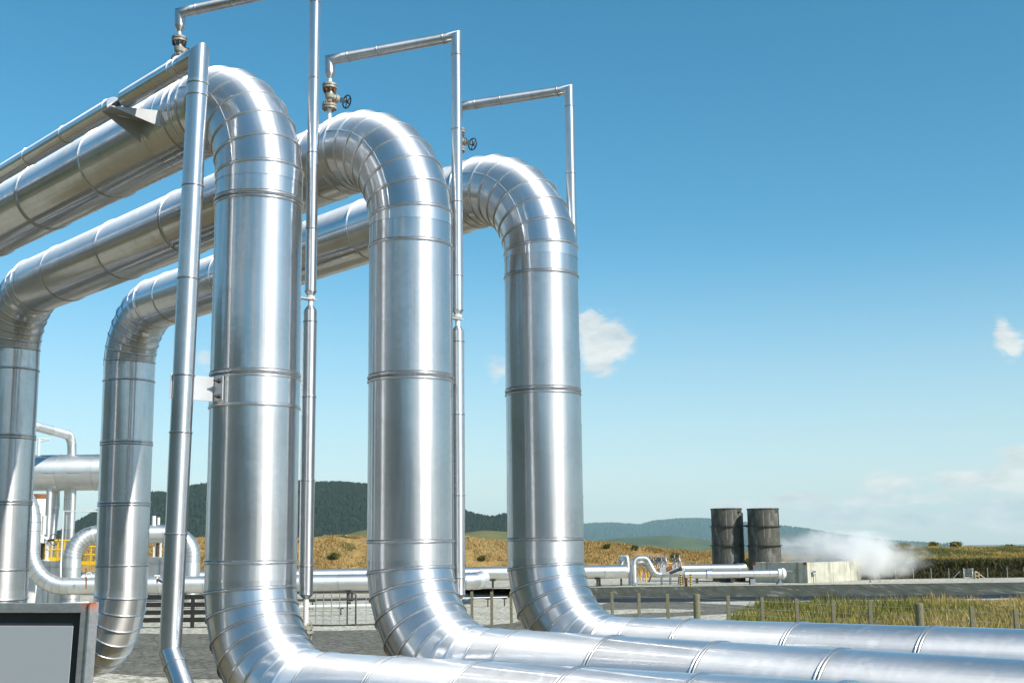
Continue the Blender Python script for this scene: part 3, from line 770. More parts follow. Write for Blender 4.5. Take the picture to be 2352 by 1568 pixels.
    zc1, zc2 = at(1176+r0.x/r0.y*F, RIS_CUP[i][0], r0.y).z, at(1176+r0.x/r0.y*F, RIS_CUP[i][1], r0.y).z
    zb = at(1176+r0.x/r0.y*F, 1362, r0.y).z
    mb = MB(); L1 = r1.z-zc1
    run(mb, r1+UP*.005, Vector((r0.x,r0.y,zc1)), RT, [(.01,0)]+[(.95*j+.05,0) for j in range(1, 8) if .95*j < L1-.2], 32, .006)
    mb.lathe((r0.x,r0.y,zc1), -UP, [(0,RT),(.012,RT+.006),(.02,RT),(.07,.034)])
    mb.build('upper_riser', M_CLAD, th)
    mb = MB(); mb.cyl((r0.x,r0.y,zc1-.05), (r0.x,r0.y,zc2+.02), .03, n=18); mb.cyl((r0.x,r0.y,zc1-.10), (r0.x,r0.y,zc1-.085), .052, n=20); mb.cyl((r0.x,r0.y,zc1-.082), (r0.x,r0.y,zc1-.068), .052, n=20)
    mb.build('bare_joint', M_WHITE, th)
    mb = MB(); mb.bar(Vector((r0.x,r0.y,(zc1+zc2)/2))-NV*.27, Vector((r0.x,r0.y,(zc1+zc2)/2))+NV*.06, .09, .012, up=(0,0,1)); 
    mb.box(Vector((r0.x,r0.y,(zc1+zc2)/2))-NV*.265, (.012,.2,.16), AZU)
    mb.build('support_bracket', M_SHEET, th)
    mb = MB(); rl = RT*1.12
    mb.lathe((r0.x,r0.y,zc2), -UP, [(-.03,.035),(.0,rl*.8),(.03,rl)])
    Lr = zc2-.03-zb
    run(mb, Vector((r0.x,r0.y,zc2-.03)), Vector((r0.x,r0.y,zb)), rl, [(.13,0)]+[(.98*j+.05,0) for j in range(1, 7) if .98*j < Lr-.1], 32, .006)
    mb.lathe((r0.x,r0.y,zb), -UP, [(0,rl),(.01,rl+.005),(.018,rl),(.06,.036)])
    mb.bar((r0.x-rl*.98,r0.y-.02,zc2-.2), (r0.x-rl*.98,r0.y-.02,zb+.1), .012, .02, up=(1,0,0))
    for q in np.arange(.3, Lr-.2, .31): mb.torus((r0.x-rl*.99,r0.y-.045,zc2-q), (0,1,0), .004, .004, 8, 6)
    mb.build('lower_riser', M_CLAD, th)
    mb = MB(); mb.cyl((r0.x,r0.y,zb-.05), (r0.x,r0.y,zb-.46), .03, n=16); mb.cyl((r0.x-.06,r0.y,zb-.12), (r0.x+.045,r0.y,zb-.12), .009, n=8)
    mb.build('drain_stub', M_WHITE, th)
    mb = MB(); mb.cyl((r0.x,r0.y,zb-.40), (r0.x,r0.y,zb-.365), .085, n=26); mb.cyl((r0.x,r0.y,zb-.45), (r0.x,r0.y,zb-.42), .085, n=26)
    for k in range(4):
        a = k*math.pi/2+.5; mb.cyl((r0.x+.065*math.cos(a), r0.y+.065*math.sin(a), zb-.52), (r0.x+.065*math.cos(a), r0.y+.065*math.sin(a), zb-.33), .011, n=8)
    mb.cyl((r0.x,r0.y,zb-.75), (r0.x,r0.y,zb-.45), .035, n=14); mb.cyl((r0.x,r0.y,-.02), (r0.x,r0.y,zb-.75), .05, n=14)
    mb.build('drain_flange', M_VALVE, th)
for i in range(3): vent(i)

# ------------------------------------------------------------------ slim drain pipe beside the nearest arch
def drain_pipe():
    p1 = PIPES[0]; Yb = 13.46; r = .115
    top = at(457, 128, 13.46); bot = at(391, 1494, 13.40)
    th = thing('drain_pipe', 'leaning slim silver pipe bracketed to the nearest arch and kinked at its foot', 'pipe', (bot.x, bot.y, 0))
    d = (bot-top).normalized(); L = (bot-top).length
    bl = []
    for v in (192, 219, 427, 640, 862, 993, 1225, 1467):
        bl.append(((v-128)/(1494-128), 0))
    # pixel rows to distance along the axis (nearly parallel to the picture plane): use true z
    bl = [((top.z-at(1176+top.x/top.y*F*(1), v, 13.43).z)/(top.z-bot.z)*L, 0) for v in (192, 219, 427, 640, 862, 993, 1225, 1467)]
    low = at(470, 1715, 12.75)
    def mit(mb, q0, p, q1, n=40):
        din, dout = (p-q0).normalized(), (q1-p).normalized(); t = (din+dout).normalized(); nm = din.cross(dout).normalized()
        for (ca, cb, ax, sa, sb) in ((q0, p, din, 0, 1), (p, q1, dout, 1, 0)):
            b = ax.cross(nm).normalized(); rings = []
            for c, sk in ((ca, sa), (cb, sb)):
                pts = []
                for j in range(n):
                    w = nm*math.cos(2*math.pi*j/n)*r + b*math.sin(2*math.pi*j/n)*r
                    if sk: w = w - ax*(w.dot(t)/ax.dot(t))
                    pts.append(c+w)
                rings.append(mb.add(pts))
            for j in range(n):
                j2 = (j+1) % n; LL = (cb-ca).length
                mb.face((rings[0]+j, rings[0]+j2, rings[1]+j2, rings[1]+j), True, [(j*.018,0),(j*.018+.018,0),(j*.018+.018,LL),(j*.018,LL)])
    mb = MB(); run(mb, top+d*.3, bot-d*.12, r, [(b-.3, 0) for b, _ in bl if b > .3], 40, .007); mb.build('riser', M_CLAD, th)
    mb = MB(); d2 = (low-bot).normalized(); mit(mb, bot-d*.125, bot, bot+d2*.2); run(mb, bot+d2*.195, low, r, [(.005,0),(.9,0)], 40, .007); mb.build('foot', M_CLAD, th)
    mb = MB(); mit(mb, top+DU*.3, top, top+d*.305); mb.build('top_mitre', M_CLAD, th)
    du = DU
    t1 = 1.72
    mb = MB(); run(mb, top+du*.295, top+du*t1, r, [(.1,0),(.24,0)], 40, .006); mb.cyl(top+du*(t1-.001), top+du*(t1+.0), r*.98, n=32); mb.build('upper_run', M_CLAD, th)
    mb = MB(); a = top+du*2.02; run(mb, a, a+du*11.5, r, [(.12,0)]+[(1.15*j+.2,0) for j in range(1, 10)], 40, .006)
    mb.cyl(a, a-du*.002, r*.99, n=32); mb.build('far_upper_run', M_CLAD, th)
    mb = MB(); mb.cyl(top+du*(t1-.05), a+du*.05, .045, n=18); mb.build('bare_joint', M_IRON, th)
    # shelf bracket carrying it off the big pipe
    br = thing('pipe_bracket', 'folded sheet bracket holding the slim pipe off the nearest arch at its upper run', 'bracket', tuple(top+du*1.9))
    ax = p1['T']+DU*((top+du*1.9-p1['T']).dot(DU)); dn = -NV
    mb = MB(); e0 = ax+dn*.42-UP*.10; base = ax+dn*.45
    w0, w1 = .20, .34
    zz = top.z+(du*1.9).z - r - .012
    pts = [ (ax+dn*1.02+du*.10), (ax+dn*1.02-du*.14), (ax+dn*.49-du*.38), (ax+dn*.49+du*.10)]
    pts = [Vector((p.x,p.y,zz)) for p in pts]
    mb.prism(pts, (0,0,.010)); 
    g = [Vector((pts[0].x,pts[0].y,zz-.001)), Vector((pts[3].x,pts[3].y,zz-.001)), Vector((pts[3].x,pts[3].y,zz-.28))]
    mb.prism(g, du*.010)
    g = [Vector((pts[1].x,pts[1].y,zz-.001)), Vector((pts[2].x,pts[2].y,zz-.001)), Vector((pts[2].x,pts[2].y,zz-.20))]
    mb.prism(g, du*-.010)
    mb.build('shelf_plate', M_SHEET, br)
    mb = MB(); mb.rings([(ax-du*.40, du, RP+.012), (ax+du*.12, du, RP+.012)], 64, False); mb.torus(ax-du*.40, du, RP+.008, .008, 64, 6); mb.torus(ax+du*.12, du, RP+.008, .008, 64, 6)
    mb.build('clamp_band', M_CLAD, br)
    # mid-height bracket: clamp band on the riser, plate, angle and bolts
    zc = at(1176+p1['P3'].x/p1['P3'].y*F, 902, 14.06).z
    cb = thing('riser_bracket', 'flat plate bracket bolted to the clamp band round the nearest riser', 'bracket', (p1['P3'].x, p1['P3'].y, zc))
    c = Vector((p1['P3'].x, p1['P3'].y, zc))
    mb = MB(); mb.rings([(c-UP*.165, UP, RP+.007), (c+UP*.16, UP, RP+.007)], 72, False); mb.torus(c-UP*.165, UP, RP+.004, .006, 72, 6); mb.build('clamp_band', M_CLAD, cb)
    tc = top+d*((top.z-zc)/(-d.z)); dv = (tc-c); dv.z = 0; L2 = dv.length; dv.normalize(); side = dv.cross(UP)
    mb = MB(); mb.bar(c+dv*(RP-.02)+side*.02, c+dv*(L2+.135)+side*.03, .008, .27); mb.build('plate', M_SHEET, cb, .002)
    s0 = c+dv*(RP+.02)
    mb = MB(); q = c+dv*(RP-.02)+side*.024
    tang = (side*1.0 - dv*.0).normalized()
    mb.bar(c+dv*(RP+.012)+side*.012, c+dv*(RP+.006)-side*.15, .27, .012, up=tuple(dv)); mb.build('angle', M_SHEET, cb, .002)
    for dz in (-.085, .085):
        mb = MB(); k = c+dv*(RP+.014)-side*.085+UP*dz; mb.cyl(k, k+dv*.045, .017, n=6); mb.cyl(k+dv*.045, k+dv*.075, .009, n=8); mb.cyl(k, k+dv*.02, .026, n=14); mb.build('bolt', M_IRON, cb)
drain_pipe()

# ------------------------------------------------------------------ notice board near the camera
def board():
    Y = 6.0; tr = at(214, 1384, Y); tl = at(-420, 1400, Y+.35); 
    ux = (tr-tl); ux.z = 0; W = ux.length; ux.normalize(); ny = Vector((ux.y, -ux.x, 0))    # ny points at the viewer
    Hh = 1.15
    th = thing('notice_board', 'blank grey panel board in a rust spotted galvanised frame', 'board', (tr.x, tr.y, tr.z))
    lean = Vector((-.035, 0, -1)).normalized()
    O = tr
    P = lambda a, b, c=0: O - ux*a + lean*b + ny*c
    mb = MB()
    def slab(mb, a0, a1, b0, b1, c0, c1): mb.prism([P(a0,b0,c0), P(a1,b0,c0), P(a1,b1,c0), P(a0,b1,c0)], ny*(c1-c0))
    slab(mb, 0, W, 0, .044, -.03, .03); slab(mb, 0, .044, .0441, Hh-.0501, -.03, .031); slab(mb, W-.05, W, .0441, Hh-.0501, -.03, .03); slab(mb, 0, W, Hh-.05, Hh, -.03, .03)
    slab(mb, -.012, -.0005, -.004, Hh, -.032, .04)
    mb.build('frame', M_FRAME, th, .002)
    mb = MB(); slab(mb, .0445, W-.05, .0445, Hh-.05, -.012, .004); mb.build('border', M_BORDER, th)
    mb = MB(); slab(mb, .090, W-.10, .105, Hh-.1, .0045, .010); mb.build('panel', M_PANEL, th, .002)
    for a in (.25, W-.25):
        mb = MB(); q = P(a, Hh*.5, -.06); mb.cyl((q.x,q.y,-.02), (q.x,q.y,q.z), .03, n=14); mb.build('leg', M_GALV, th)
board()

# ------------------------------------------------------------------ fences
def post_fence():
    pts = [(1040,1357.2),(1084,1357.6),(1129,1358),(1174,1358),(1218,1358),(1262,1358.2),(1307,1358.3),(1357,1358.4),(1405.5,1358.6),(1467,1361),(1533.3,1363),(1599.3,1363.6),(1671.8,1367),(1749.3,1370.5),(1829.4,1374),(1912.8,1377.3),(1997.2,1380.5),(2110,1384.2),(2231,1392),(2332,1397.3),(2450,1403),(2580,1411)]
    tops = [onz(u, v, 1.2) for u, v in pts]
    th = thing('wire_fence', 'long fence of grey wooden posts with thin wires beyond the pipes', 'fence', (tops[8].x, tops[8].y, 0))
    for j, (p, (u, v)) in enumerate(zip(tops, pts)):
        thick = round(u) in (1599, 2110)
        mb = MB(); lean = Vector((rnd.uniform(-.012,.012), 0, 0))
        if thick: mb.lathe((p.x,p.y,-.1), UP, [(0,.115),(1.28,.11),(1.30,.095),(1.301,0)], 16)
        else: mb.bar((p.x,p.y,-.1), Vector((p.x,p.y,1.2))+lean, .105, .08, up=(0,1,0))
        mb.build('post', M_POST, th, 0 if thick else .008)
    mb = MB()
    for z in (.25, .45, .65, .85, 1.08):
        for a, b in zip(tops, tops[1:]):
            m = (a+b)/2; mb.tube([(a.x,a.y-.06,z), (m.x,m.y-.06,z-.012), (b.x,b.y-.06,z)], .0035, 5, False)
    mb.build('wires', M_GALV, th)
post_fence()
def rail_fence():
    u0, u1 = 250, 560; a, b = onz(u0, 1443), onz(u1, 1441)
    th = thing('rail_fence', 'dark timber rail fence at the yard edge behind the leaning slim pipe', 'fence', tuple(a))
    zt = at(400, 1365, a.y).z
    for k in range(4):
        z = .30 + k*(zt-.08-.30)/3
        mb = MB(); mb.bar((a.x,a.y,z), (b.x,b.y,z), .05, .17); mb.build('rail', M_TIMBER, th, .006)
    for u in (318, 372, 440, 505, 552):
        p = onz(u, 1442); mb = MB(); mb.box((p.x, p.y+.08, zt/2-.1), (.13,.1,zt+.1)); mb.build('post', M_TIMBER, th, .008)
rail_fence()
def mesh_gate():
    p0, p1, p2, p3 = onz(690, 1431), onz(795, 1437), onz(817, 1437), onz(960, 1440)
    zt = 1.24
    th = thing('mesh_fence', 'thin welded mesh fence panel just right of the first slim vent', 'fence', tuple(p0))
    mb = MB(); a = Vector((p0.x,p1.y,0)); b = Vector((p1.x,p1.y,0))
    mb.tube([a+UP*zt, b+UP*zt], .03, 8); mb.build('rail', M_IRON, th); mb = MB(); mb.tube([a+UP*.06, b+UP*.02], .03, 8); mb.build('rail', M_IRON, th)
    mb = MB()
    for u in (708,727,744,762,780): p = onz(u, 1437); mb.cyl((p.x, a.y, .05), (p.x, a.y, zt), .02, n=8)
    for k in range(1, 7): mb.tube([a+UP*(.06+k*.165), b+UP*(.04+k*.165)], .010, 6)
    mb.tube([a+UP*1.0, b+UP*.08], .006, 6); mb.build('mesh', M_GALV, th)
    g = thing('field_gate', 'galvanised tube gate with rounded corners and wire mesh behind the middle riser', 'gate', tuple(p1))
    mb = MB(); c = Vector((p1.x+.04,p1.y-.02,0)); d = Vector((p3.x,p1.y+.6,0))
    mb.tube([c+UP*.0, c+UP*(zt-.2), c+UP*(zt-.06)+Vector((.05,0,0)), c+UP*zt+Vector((.18,0,0)), d+UP*zt], .028, 10); mb.tube([c+UP*.04, d+UP*.04], .028, 8)
    q = Vector((p2.x,p2.y-.02,0)); mb.tube([q+UP*.02, q+UP*(zt-.12), q+UP*(zt-.03)+Vector((-.1,0,0)), q+UP*zt+Vector((-.2,0,0))], .032, 10); mb.build('frame', M_IRON, g)
    mb = MB()
    for k in range(1, 7): mb.tube([c+UP*(.04+k*.17), d+UP*(.04+k*.17)], .007, 6)
    for t in np.linspace(.25, .95, 6): m = c.lerp(d, t); mb.cyl(m+UP*.04, m+UP*zt, .012, n=6)
    mb.build('mesh', M_GALV, g)
mesh_gate()
def ground_pipes():
    labs = ['thin white pipe on low stands running across the gravel behind the gate', 'thin dark pipe lying low on the gravel beyond the gate', 'thin pale pipe on a low stand right of the middle riser']
    for (u0,v0,u1,v1,zz,r,mat,lab) in [(600,1395,870,1391,.38,.075,M_WHITE,labs[0]), (600,1379,900,1376,.45,.06,M_IRON,labs[1]), (1030,1374,1165,1372,.42,.05,M_GALV,labs[2])]:
        a, b = onz(u0, v0, zz), onz(u1, v1, zz); b.y = a.y+.8
        th = thing('ground_pipe', lab, 'pipe', (a.x,a.y,0))
        mb = MB(); mb.tube([a, b], r, 12); mb.build('tube', mat, th)
        for t in np.linspace(.1, .95, 4):
            p = a.lerp(b, t); mb = MB(); mb.box((p.x,p.y,(p.z-r)/2), (.06,.06,p.z-r)); mb.box((p.x,p.y,p.z-r-.015), (.25,.1,.03)); mb.build('stand', M_IRON, th)
ground_pipes()

# ------------------------------------------------------------------ background pipelines
def path_pipe(mb, pts, r, rb, n=32, spacing=1.1, m=.012, step=12):
    """clad pipe through corner points with bends of radius rb"""
    pts = [Vector(p) for p in pts]; cur = pts[0]
    for i in range(1, len(pts)-1):
        din, dout = (pts[i]-pts[i-1]).normalized(), (pts[i+1]-pts[i]).normalized()
        L = rb*math.tan(din.angle(dout)/2); S = pts[i]-din*L
        if (S-cur).dot(din) > .01: run(mb, cur, S, r, [(q, False) for q in np.arange(.2, (S-cur).length, spacing)], n, m)
        s2 = elbow(mb, pts[i], din, dout, rb, r, n, step, m, False)
        cur = s2[1]
    run(mb, cur, pts[-1], r, [(q, False) for q in np.arange(.2, (pts[-1]-cur).length, spacing)], n, m)
    d = (pts[-1]-cur).normalized(); mb.lathe(pts[-1], d, [(0,r),(r*.25,r*.9),(r*.4,r*.6),(r*.45,0)], n)
def support(parent, x, y, z, r):
    mb = MB()
    mb.box((x, y, (z-r)/2-.03), (.12,.3,max(.05,z-r-.02))); mb.box((x, y, z-r-.02), (.3,.45,.05)); mb.build('support', M_IRON, parent)
def bg_pipes():
    YA = 62.0; s = YA/F; zA = at(780, 1338, YA).z; rA = 19.0*s
    th = thing('pipeline', 'front silver pipeline with a rising elbow at the far left', 'pipeline', (at(300,1360,YA).x, YA, 0), 'silver pipelines across the yard')
    mb = MB(); xl = at(69, 1300, YA).x; xr = at(1100, 1331, YA).x
    path_pipe(mb, [(xl-2.0, YA+1.5, at(60,1128,YA).z), (xl, YA, at(69,1120,YA).z), (xl, YA, zA), (xr, YA, zA), (xr+.01, YA+6, zA)], rA, 82*s, 36, 2.2, .014)
    mb.build('cladding', M_CLADF, th)
    for u in (250, 420, 620, 800, 1000): support(th, at(u,1340,YA).x, YA, zA, rA)
    YB = 70.0; s = YB/F; zB = at(1140, 1318, YB).z; rB = 15.5*s
    th = thing('pipeline', 'rear silver pipeline showing as a band above the front pipeline', 'pipeline', (0, YB, 0), 'silver pipelines across the yard')
    mb = MB(); path_pipe(mb, [(at(98,1330,YB).x, YB, zB), (at(1447,1318,YB).x, YB+3.2, zB)], rB, 1.0, 32, 2.4, .012); mb.build('cladding', M_CLADF, th)
    for u in (230, 500, 800, 1130, 1380): support(th, at(u,1320,YB).x, YB+(u-98)/1349*3.2, zB, rB)
bg_pipes()

# ------------------------------------------------------------------ left plant
def tubes(name, mat, parent, paths, r, n=10):
    mb = MB()
    for p in paths: mb.tube(p, r, n)
    return mb.build(name, mat, parent)
def big_valve(u, vtop, vbot, Y, label, wheel=True, sc_=1.0, group=None, dirx=1):
    """rising-stem gate valve standing on end: stem, bonnet, yoke legs, wheel"""
    s = Y/F; p = at(u, vbot, Y); H = (vbot-vtop)*s; x, y, z = p.x, p.y, p.z
    th = thing('gate_valve', label, 'valve', (x,y,z), group)
    mb = MB(); mb.cyl((x,y,z+H*.58), (x,y,z+H), .035*sc_*3, n=12); mb.lathe((x,y,z+H*.38), UP, [(0,.26*sc_),(.05,.30*sc_),(.16*sc_*2,.20*sc_),(.3*sc_*1.2,.07*sc_)], 20); mb.build('bonnet', M_WHITE, th)
    mb = MB()
    for sx in (-1, 1): mb.box((x+sx*.22*sc_, y, z+H*.19), (.07*sc_*1.4,.12*sc_,H*.38))
    mb.box((x, y, z+.03), (.62*sc_,.3*sc_,.06)); mb.build('yoke', M_WHITE, th)
    mb = MB(); mb.cyl((x,y,z), (x,y,z+H*.4), .10*sc_, n=12); mb.build('stem', M_IRON, th)
    if wheel:
        mb = MB(); c = Vector((x+.58*sc_*dirx, y-.1, z+H*.46)); ax = Vector((.85*dirx,-.5,.1)).normalized()
        mb.torus(c, ax, .27*sc_, .018*sc_+.004, 28, 6); a = ax.cross(UP).normalized(); b = ax.cross(a)
        for k in range(3): d = a*math.cos(k*2.09)+b*math.sin(k*2.09); mb.tube([c, c+d*.27*sc_], .012, 5)
        mb.cyl((x+.1*dirx*sc_,y,z+H*.44), tuple(c), .06*sc_, n=10); mb.build('handwheel', M_IRON, th)
    return th
def railing(name, label, pts, h, mat, posts=6, toe=True, group=None):
    pts = [Vector(p) for p in pts]
    th = thing(name, label, 'railing', tuple(pts[0]), group)
    for k, f in enumerate((1.0, .55)):
        tubes('rail', mat, th, [[p+UP*h*f for p in pts]], .045 if k == 0 else .035, 8)
    if toe:
        mb = MB()
        for a, b in zip(pts, pts[1:]): mb.bar(a+UP*.1, b+UP*.1, .03, .2)
        mb.build('toe_board', mat, th)
    for a, b in zip(pts, pts[1:]):
        for t in np.linspace(0, 1, posts):
            p = a.lerp(b, t); mb = MB(); mb.bar(p, p+UP*h, .06, .06, up=(0,1,0)); mb.build('post', mat, th)
    return th
def left_plant():
    Y = 66.0; s = Y/F
    # separator drum
    a, b = at(-60, 1081, Y), at(322, 1090, Y); b.y = a.y; b.z = a.z = at(160,1085,Y).z; r = 41*s
    th = thing('separator_drum', 'large horizontal silver drum raised on pipes at the left', 'vessel', (at(160,1085,Y).x, Y, 0))
    mb = MB(); run(mb, a, b, r, [(q, 0) for q in np.arange(.8, (b-a).length, 1.9)], 48, .012)
    for e, d in ((a, (a-b).normalized()), (b, (b-a).normalized())): mb.lathe(e, d, [(0,r),(r*.22,r*.93),(r*.4,r*.7),(r*.5,r*.35),(r*.52,0)], 48)
    mb.build('shell', M_CLADF, th)
    for lo in (-.45, .45):                                            # lifted sheet laps
        for k, x in enumerate(np.arange(a.x+.3, b.x-.3, 1.25)):
            an = 1.0 if lo > 0 else -.05; zz = a.z + r*math.sin(an); yy = a.y - r*math.cos(an)
            mb = MB(); mb.bar((x+(.6 if lo > 0 else 0), yy-.008, zz), (x+.62+(.6 if lo > 0 else 0), yy-.008, zz), .03, .03); mb.build('sheet_lap', M_CLADF, th)
    for (u0, u1, yo) in ((106,121,-.3), (147,157,.5), (157,174,-.2)):
        x0, x1 = at(u0,1150,Y+yo).x, at(u1,1150,Y+yo).x; mb = MB()
        run(mb, Vector(((x0+x1)/2, Y+yo, a.z-r*.8)), Vector(((x0+x1)/2, Y+yo, .0)), (x1-x0)/2, [(q,0) for q in np.arange(.6, 5, .8)], 24, .008); mb.build('leg_pipe', M_CLADF, th)
    mb = MB(); path_pipe(mb, [at(129,1120,Y+.6), at(129,1160,Y+.6), at(112,1300,Y+.4)], 8*s, .3, 20, .8, .006); mb.build('down_pipe', M_CLADF, th)
    # overhead outlet pipe
    th = thing('outlet_pipe', 'bent silver pipe leaving the top of the raised drum towards the left', 'pipe', tuple(at(165,1045,Y)))
    mb = MB(); path_pipe(mb, [at(165,1052,Y), at(165,1001,Y), at(70,976,Y-4.5), at(-200,904,Y-17)], 9.8*s, .62, 28, 1.6, .01); mb.build('cladding', M_CLADF, th)
    th = thing('davit', 'small white davit arm on top of the raised drum', 'davit', tuple(at(88,1048,Y)))
    tubes('post', M_WHITE, th, [[at(88,1048,Y), at(90,1006,Y)]], 3*s); tubes('arm', M_WHITE, th, [[at(86,1007,Y), at(114,1008,Y)], [at(90,1014,Y), at(112,1009,Y)]], 1.7*s)
    # white tank below
    th = thing('white_tank', 'tall white tank with a brown hatch collar beneath the raised drum', 'tank', tuple(at(88,1290,Y+4)))
    c = at(86, 1200, Y+4); mb = MB(); rr = 24*(Y+4)/F; mb.lathe((c.x,c.y,0), UP, [(0,rr),(at(86,1150,Y+4).z,rr),(at(86,1146,Y+4).z,rr*.9),(at(86,1146,Y+4).z+.01,0)], 40); mb.build('shell', M_WHITE, th)
    mb = MB(); zz = at(86,1146,Y+4).z; mb.cyl((c.x,c.y,zz), (c.x,c.y,zz+.28), rr*.8, n=32); mb.build('hatch_collar', M_RUST, th)
    # inverted U loop of clad pipe
    YL = 63.6; s2 = YL/F; zt = at(290,1226,YL).z
    th = thing('loop_pipe', 'silver inverted U pipe loop behind the third far descent', 'pipe', tuple(at(165,1340,YL)))
    th['label'] = 'silver inverted U pipe loop rising behind the front pipeline at the left'
    xl, xr = at(165,1300,YL).x, at(427,1290,YL).x
    mb = MB(); path_pipe(mb, [(xl,YL,.3), (xl,YL,zt), (xr,YL+1,zt), (xr,YL+1,.3)], 20.5*s2, 54*s2, 36, .75, .012, 9); mb.build('cladding', M_CLADF, th)
    mb = MB(); p = at(353,1206,YL+.6); mb.cyl(p-UP*.3, p+UP*.48, .10, n=14); mb.build('stub', M_WHITE, th)
    # thin white frame
    th = thing('bent_pipe', 'thin white pipe bent square, standing right of the large gate valve', 'pipe', tuple(at(139,1340,YL-.8)))
    tubes('tube', M_WHITE, th, [[at(139.5,1340,YL-.8), at(139.5,1296,YL-.8), at(147,1173,YL-.8), at(236,1174,YL-.8)]], 2.0*s2)
    # clad valve boxes
    for (u0,u1,v0,v1,lab,yy) in ((82,140,1288,1345,'boxy silver insulation housing under the large gate valve', 63.7), (330,400,1279,1335,'boxy silver insulation housing right of the third far descent', 67)):
        s3 = yy/F; p = at((u0+u1)/2, v1, yy); W_, H_ = (u1-u0)*s3, (v1-v0)*s3
        lab = lab if 'gate' in lab else 'boxy silver insulation housing glimpsed left of the leaning slim pipe'
        th = thing('valve_housing', lab, 'housing', (p.x,p.y,0)); z0 = at(u0,v0,yy).z
        mb = MB(); mb.prism([(p.x-W_/2,p.y,.2),(p.x+W_/2,p.y,.2),(p.x+W_/2,p.y,z0-.1),(p.x+W_/2-.1,p.y+.1,z0),(p.x-W_/2+.1,p.y+.1,z0),(p.x-W_/2,p.y,z0-.1)], (0,1.2,0))
        mb.build('casing', M_CLADF, th, .01)
        mb = MB(); mb.box((p.x, p.y-.012, (z0+.2)/2), (.03,.02,z0-.4)); mb.box((p.x, p.y-.012, z0-.3), (W_-.05,.022,.04)); mb.build('sheet_joint', M_GALV, th)
    big_valve(97, 1186, 1287, 64.0, 'large white gate valve with open handwheel at the far left', True, 1.0)
    big_valve(361, 1190, 1281, 67.5, 'white valve yoke half hidden under the inverted U loop', False, .8)
    zf = at(150,1288,70).z
    railing('safety_railing', 'yellow safety railing beside the large gate valve', [at(102,1288,64.8), at(190,1288,64.9)], 46*65/F, M_YELLOW, 7)
    railing('safety_railing', 'yellow safety railing showing through the inverted U loop', [at(188,1296,73), at(228,1296,73)], 40*73/F, M_YELLOW, 3)
    th = thing('small_valve', 'little wheel valve on a rusty stem above the front pipeline at the left', 'valve', tuple(at(203,1345,61)))
    tubes('stem', M_RUST, th, [[at(198,1352,61), at(198,1304,61)]], .035); mb = MB(); c = at(204,1320,60.9); mb.torus(c, (.2,-1,0), .13, .02, 20, 6); mb.tube([c-UP*.13, c+UP*.13], .015, 5); mb.tube([c-Vector((.13,0,0)), c+Vector((.13,0,0))], .015, 5); mb.build('handwheel', M_WHITE, th)
    th = thing('small_valve', 'little white valve on the front pipeline beside the leaning slim pipe', 'valve', tuple(at(362,1335,61)))
    tubes('stem', M_WHITE, th, [[at(361,1338,61), at(361,1322,61)], [at(355,1322,61), at(367,1322,61)]], .05); tubes('lever', M_IRON, th, [[at(361,1330,60.9), at(374,1336,60.9)]], .06)
    th = thing('handrail', 'thin pale handrail just above the grey board', 'handrail', tuple(onz(150,1500)))
    tubes('tube', M_WHITE, th, [[at(40,1394,30), at(188,1385,30), at(201,1384,30), at(216,1400,30), (at(216,1400,30).x, 30, 0)]], .045)
    tubes('post', M_WHITE, th, [[at(90,1391,30), (at(90,1391,30).x, 30, 0)]], .04)
left_plant()

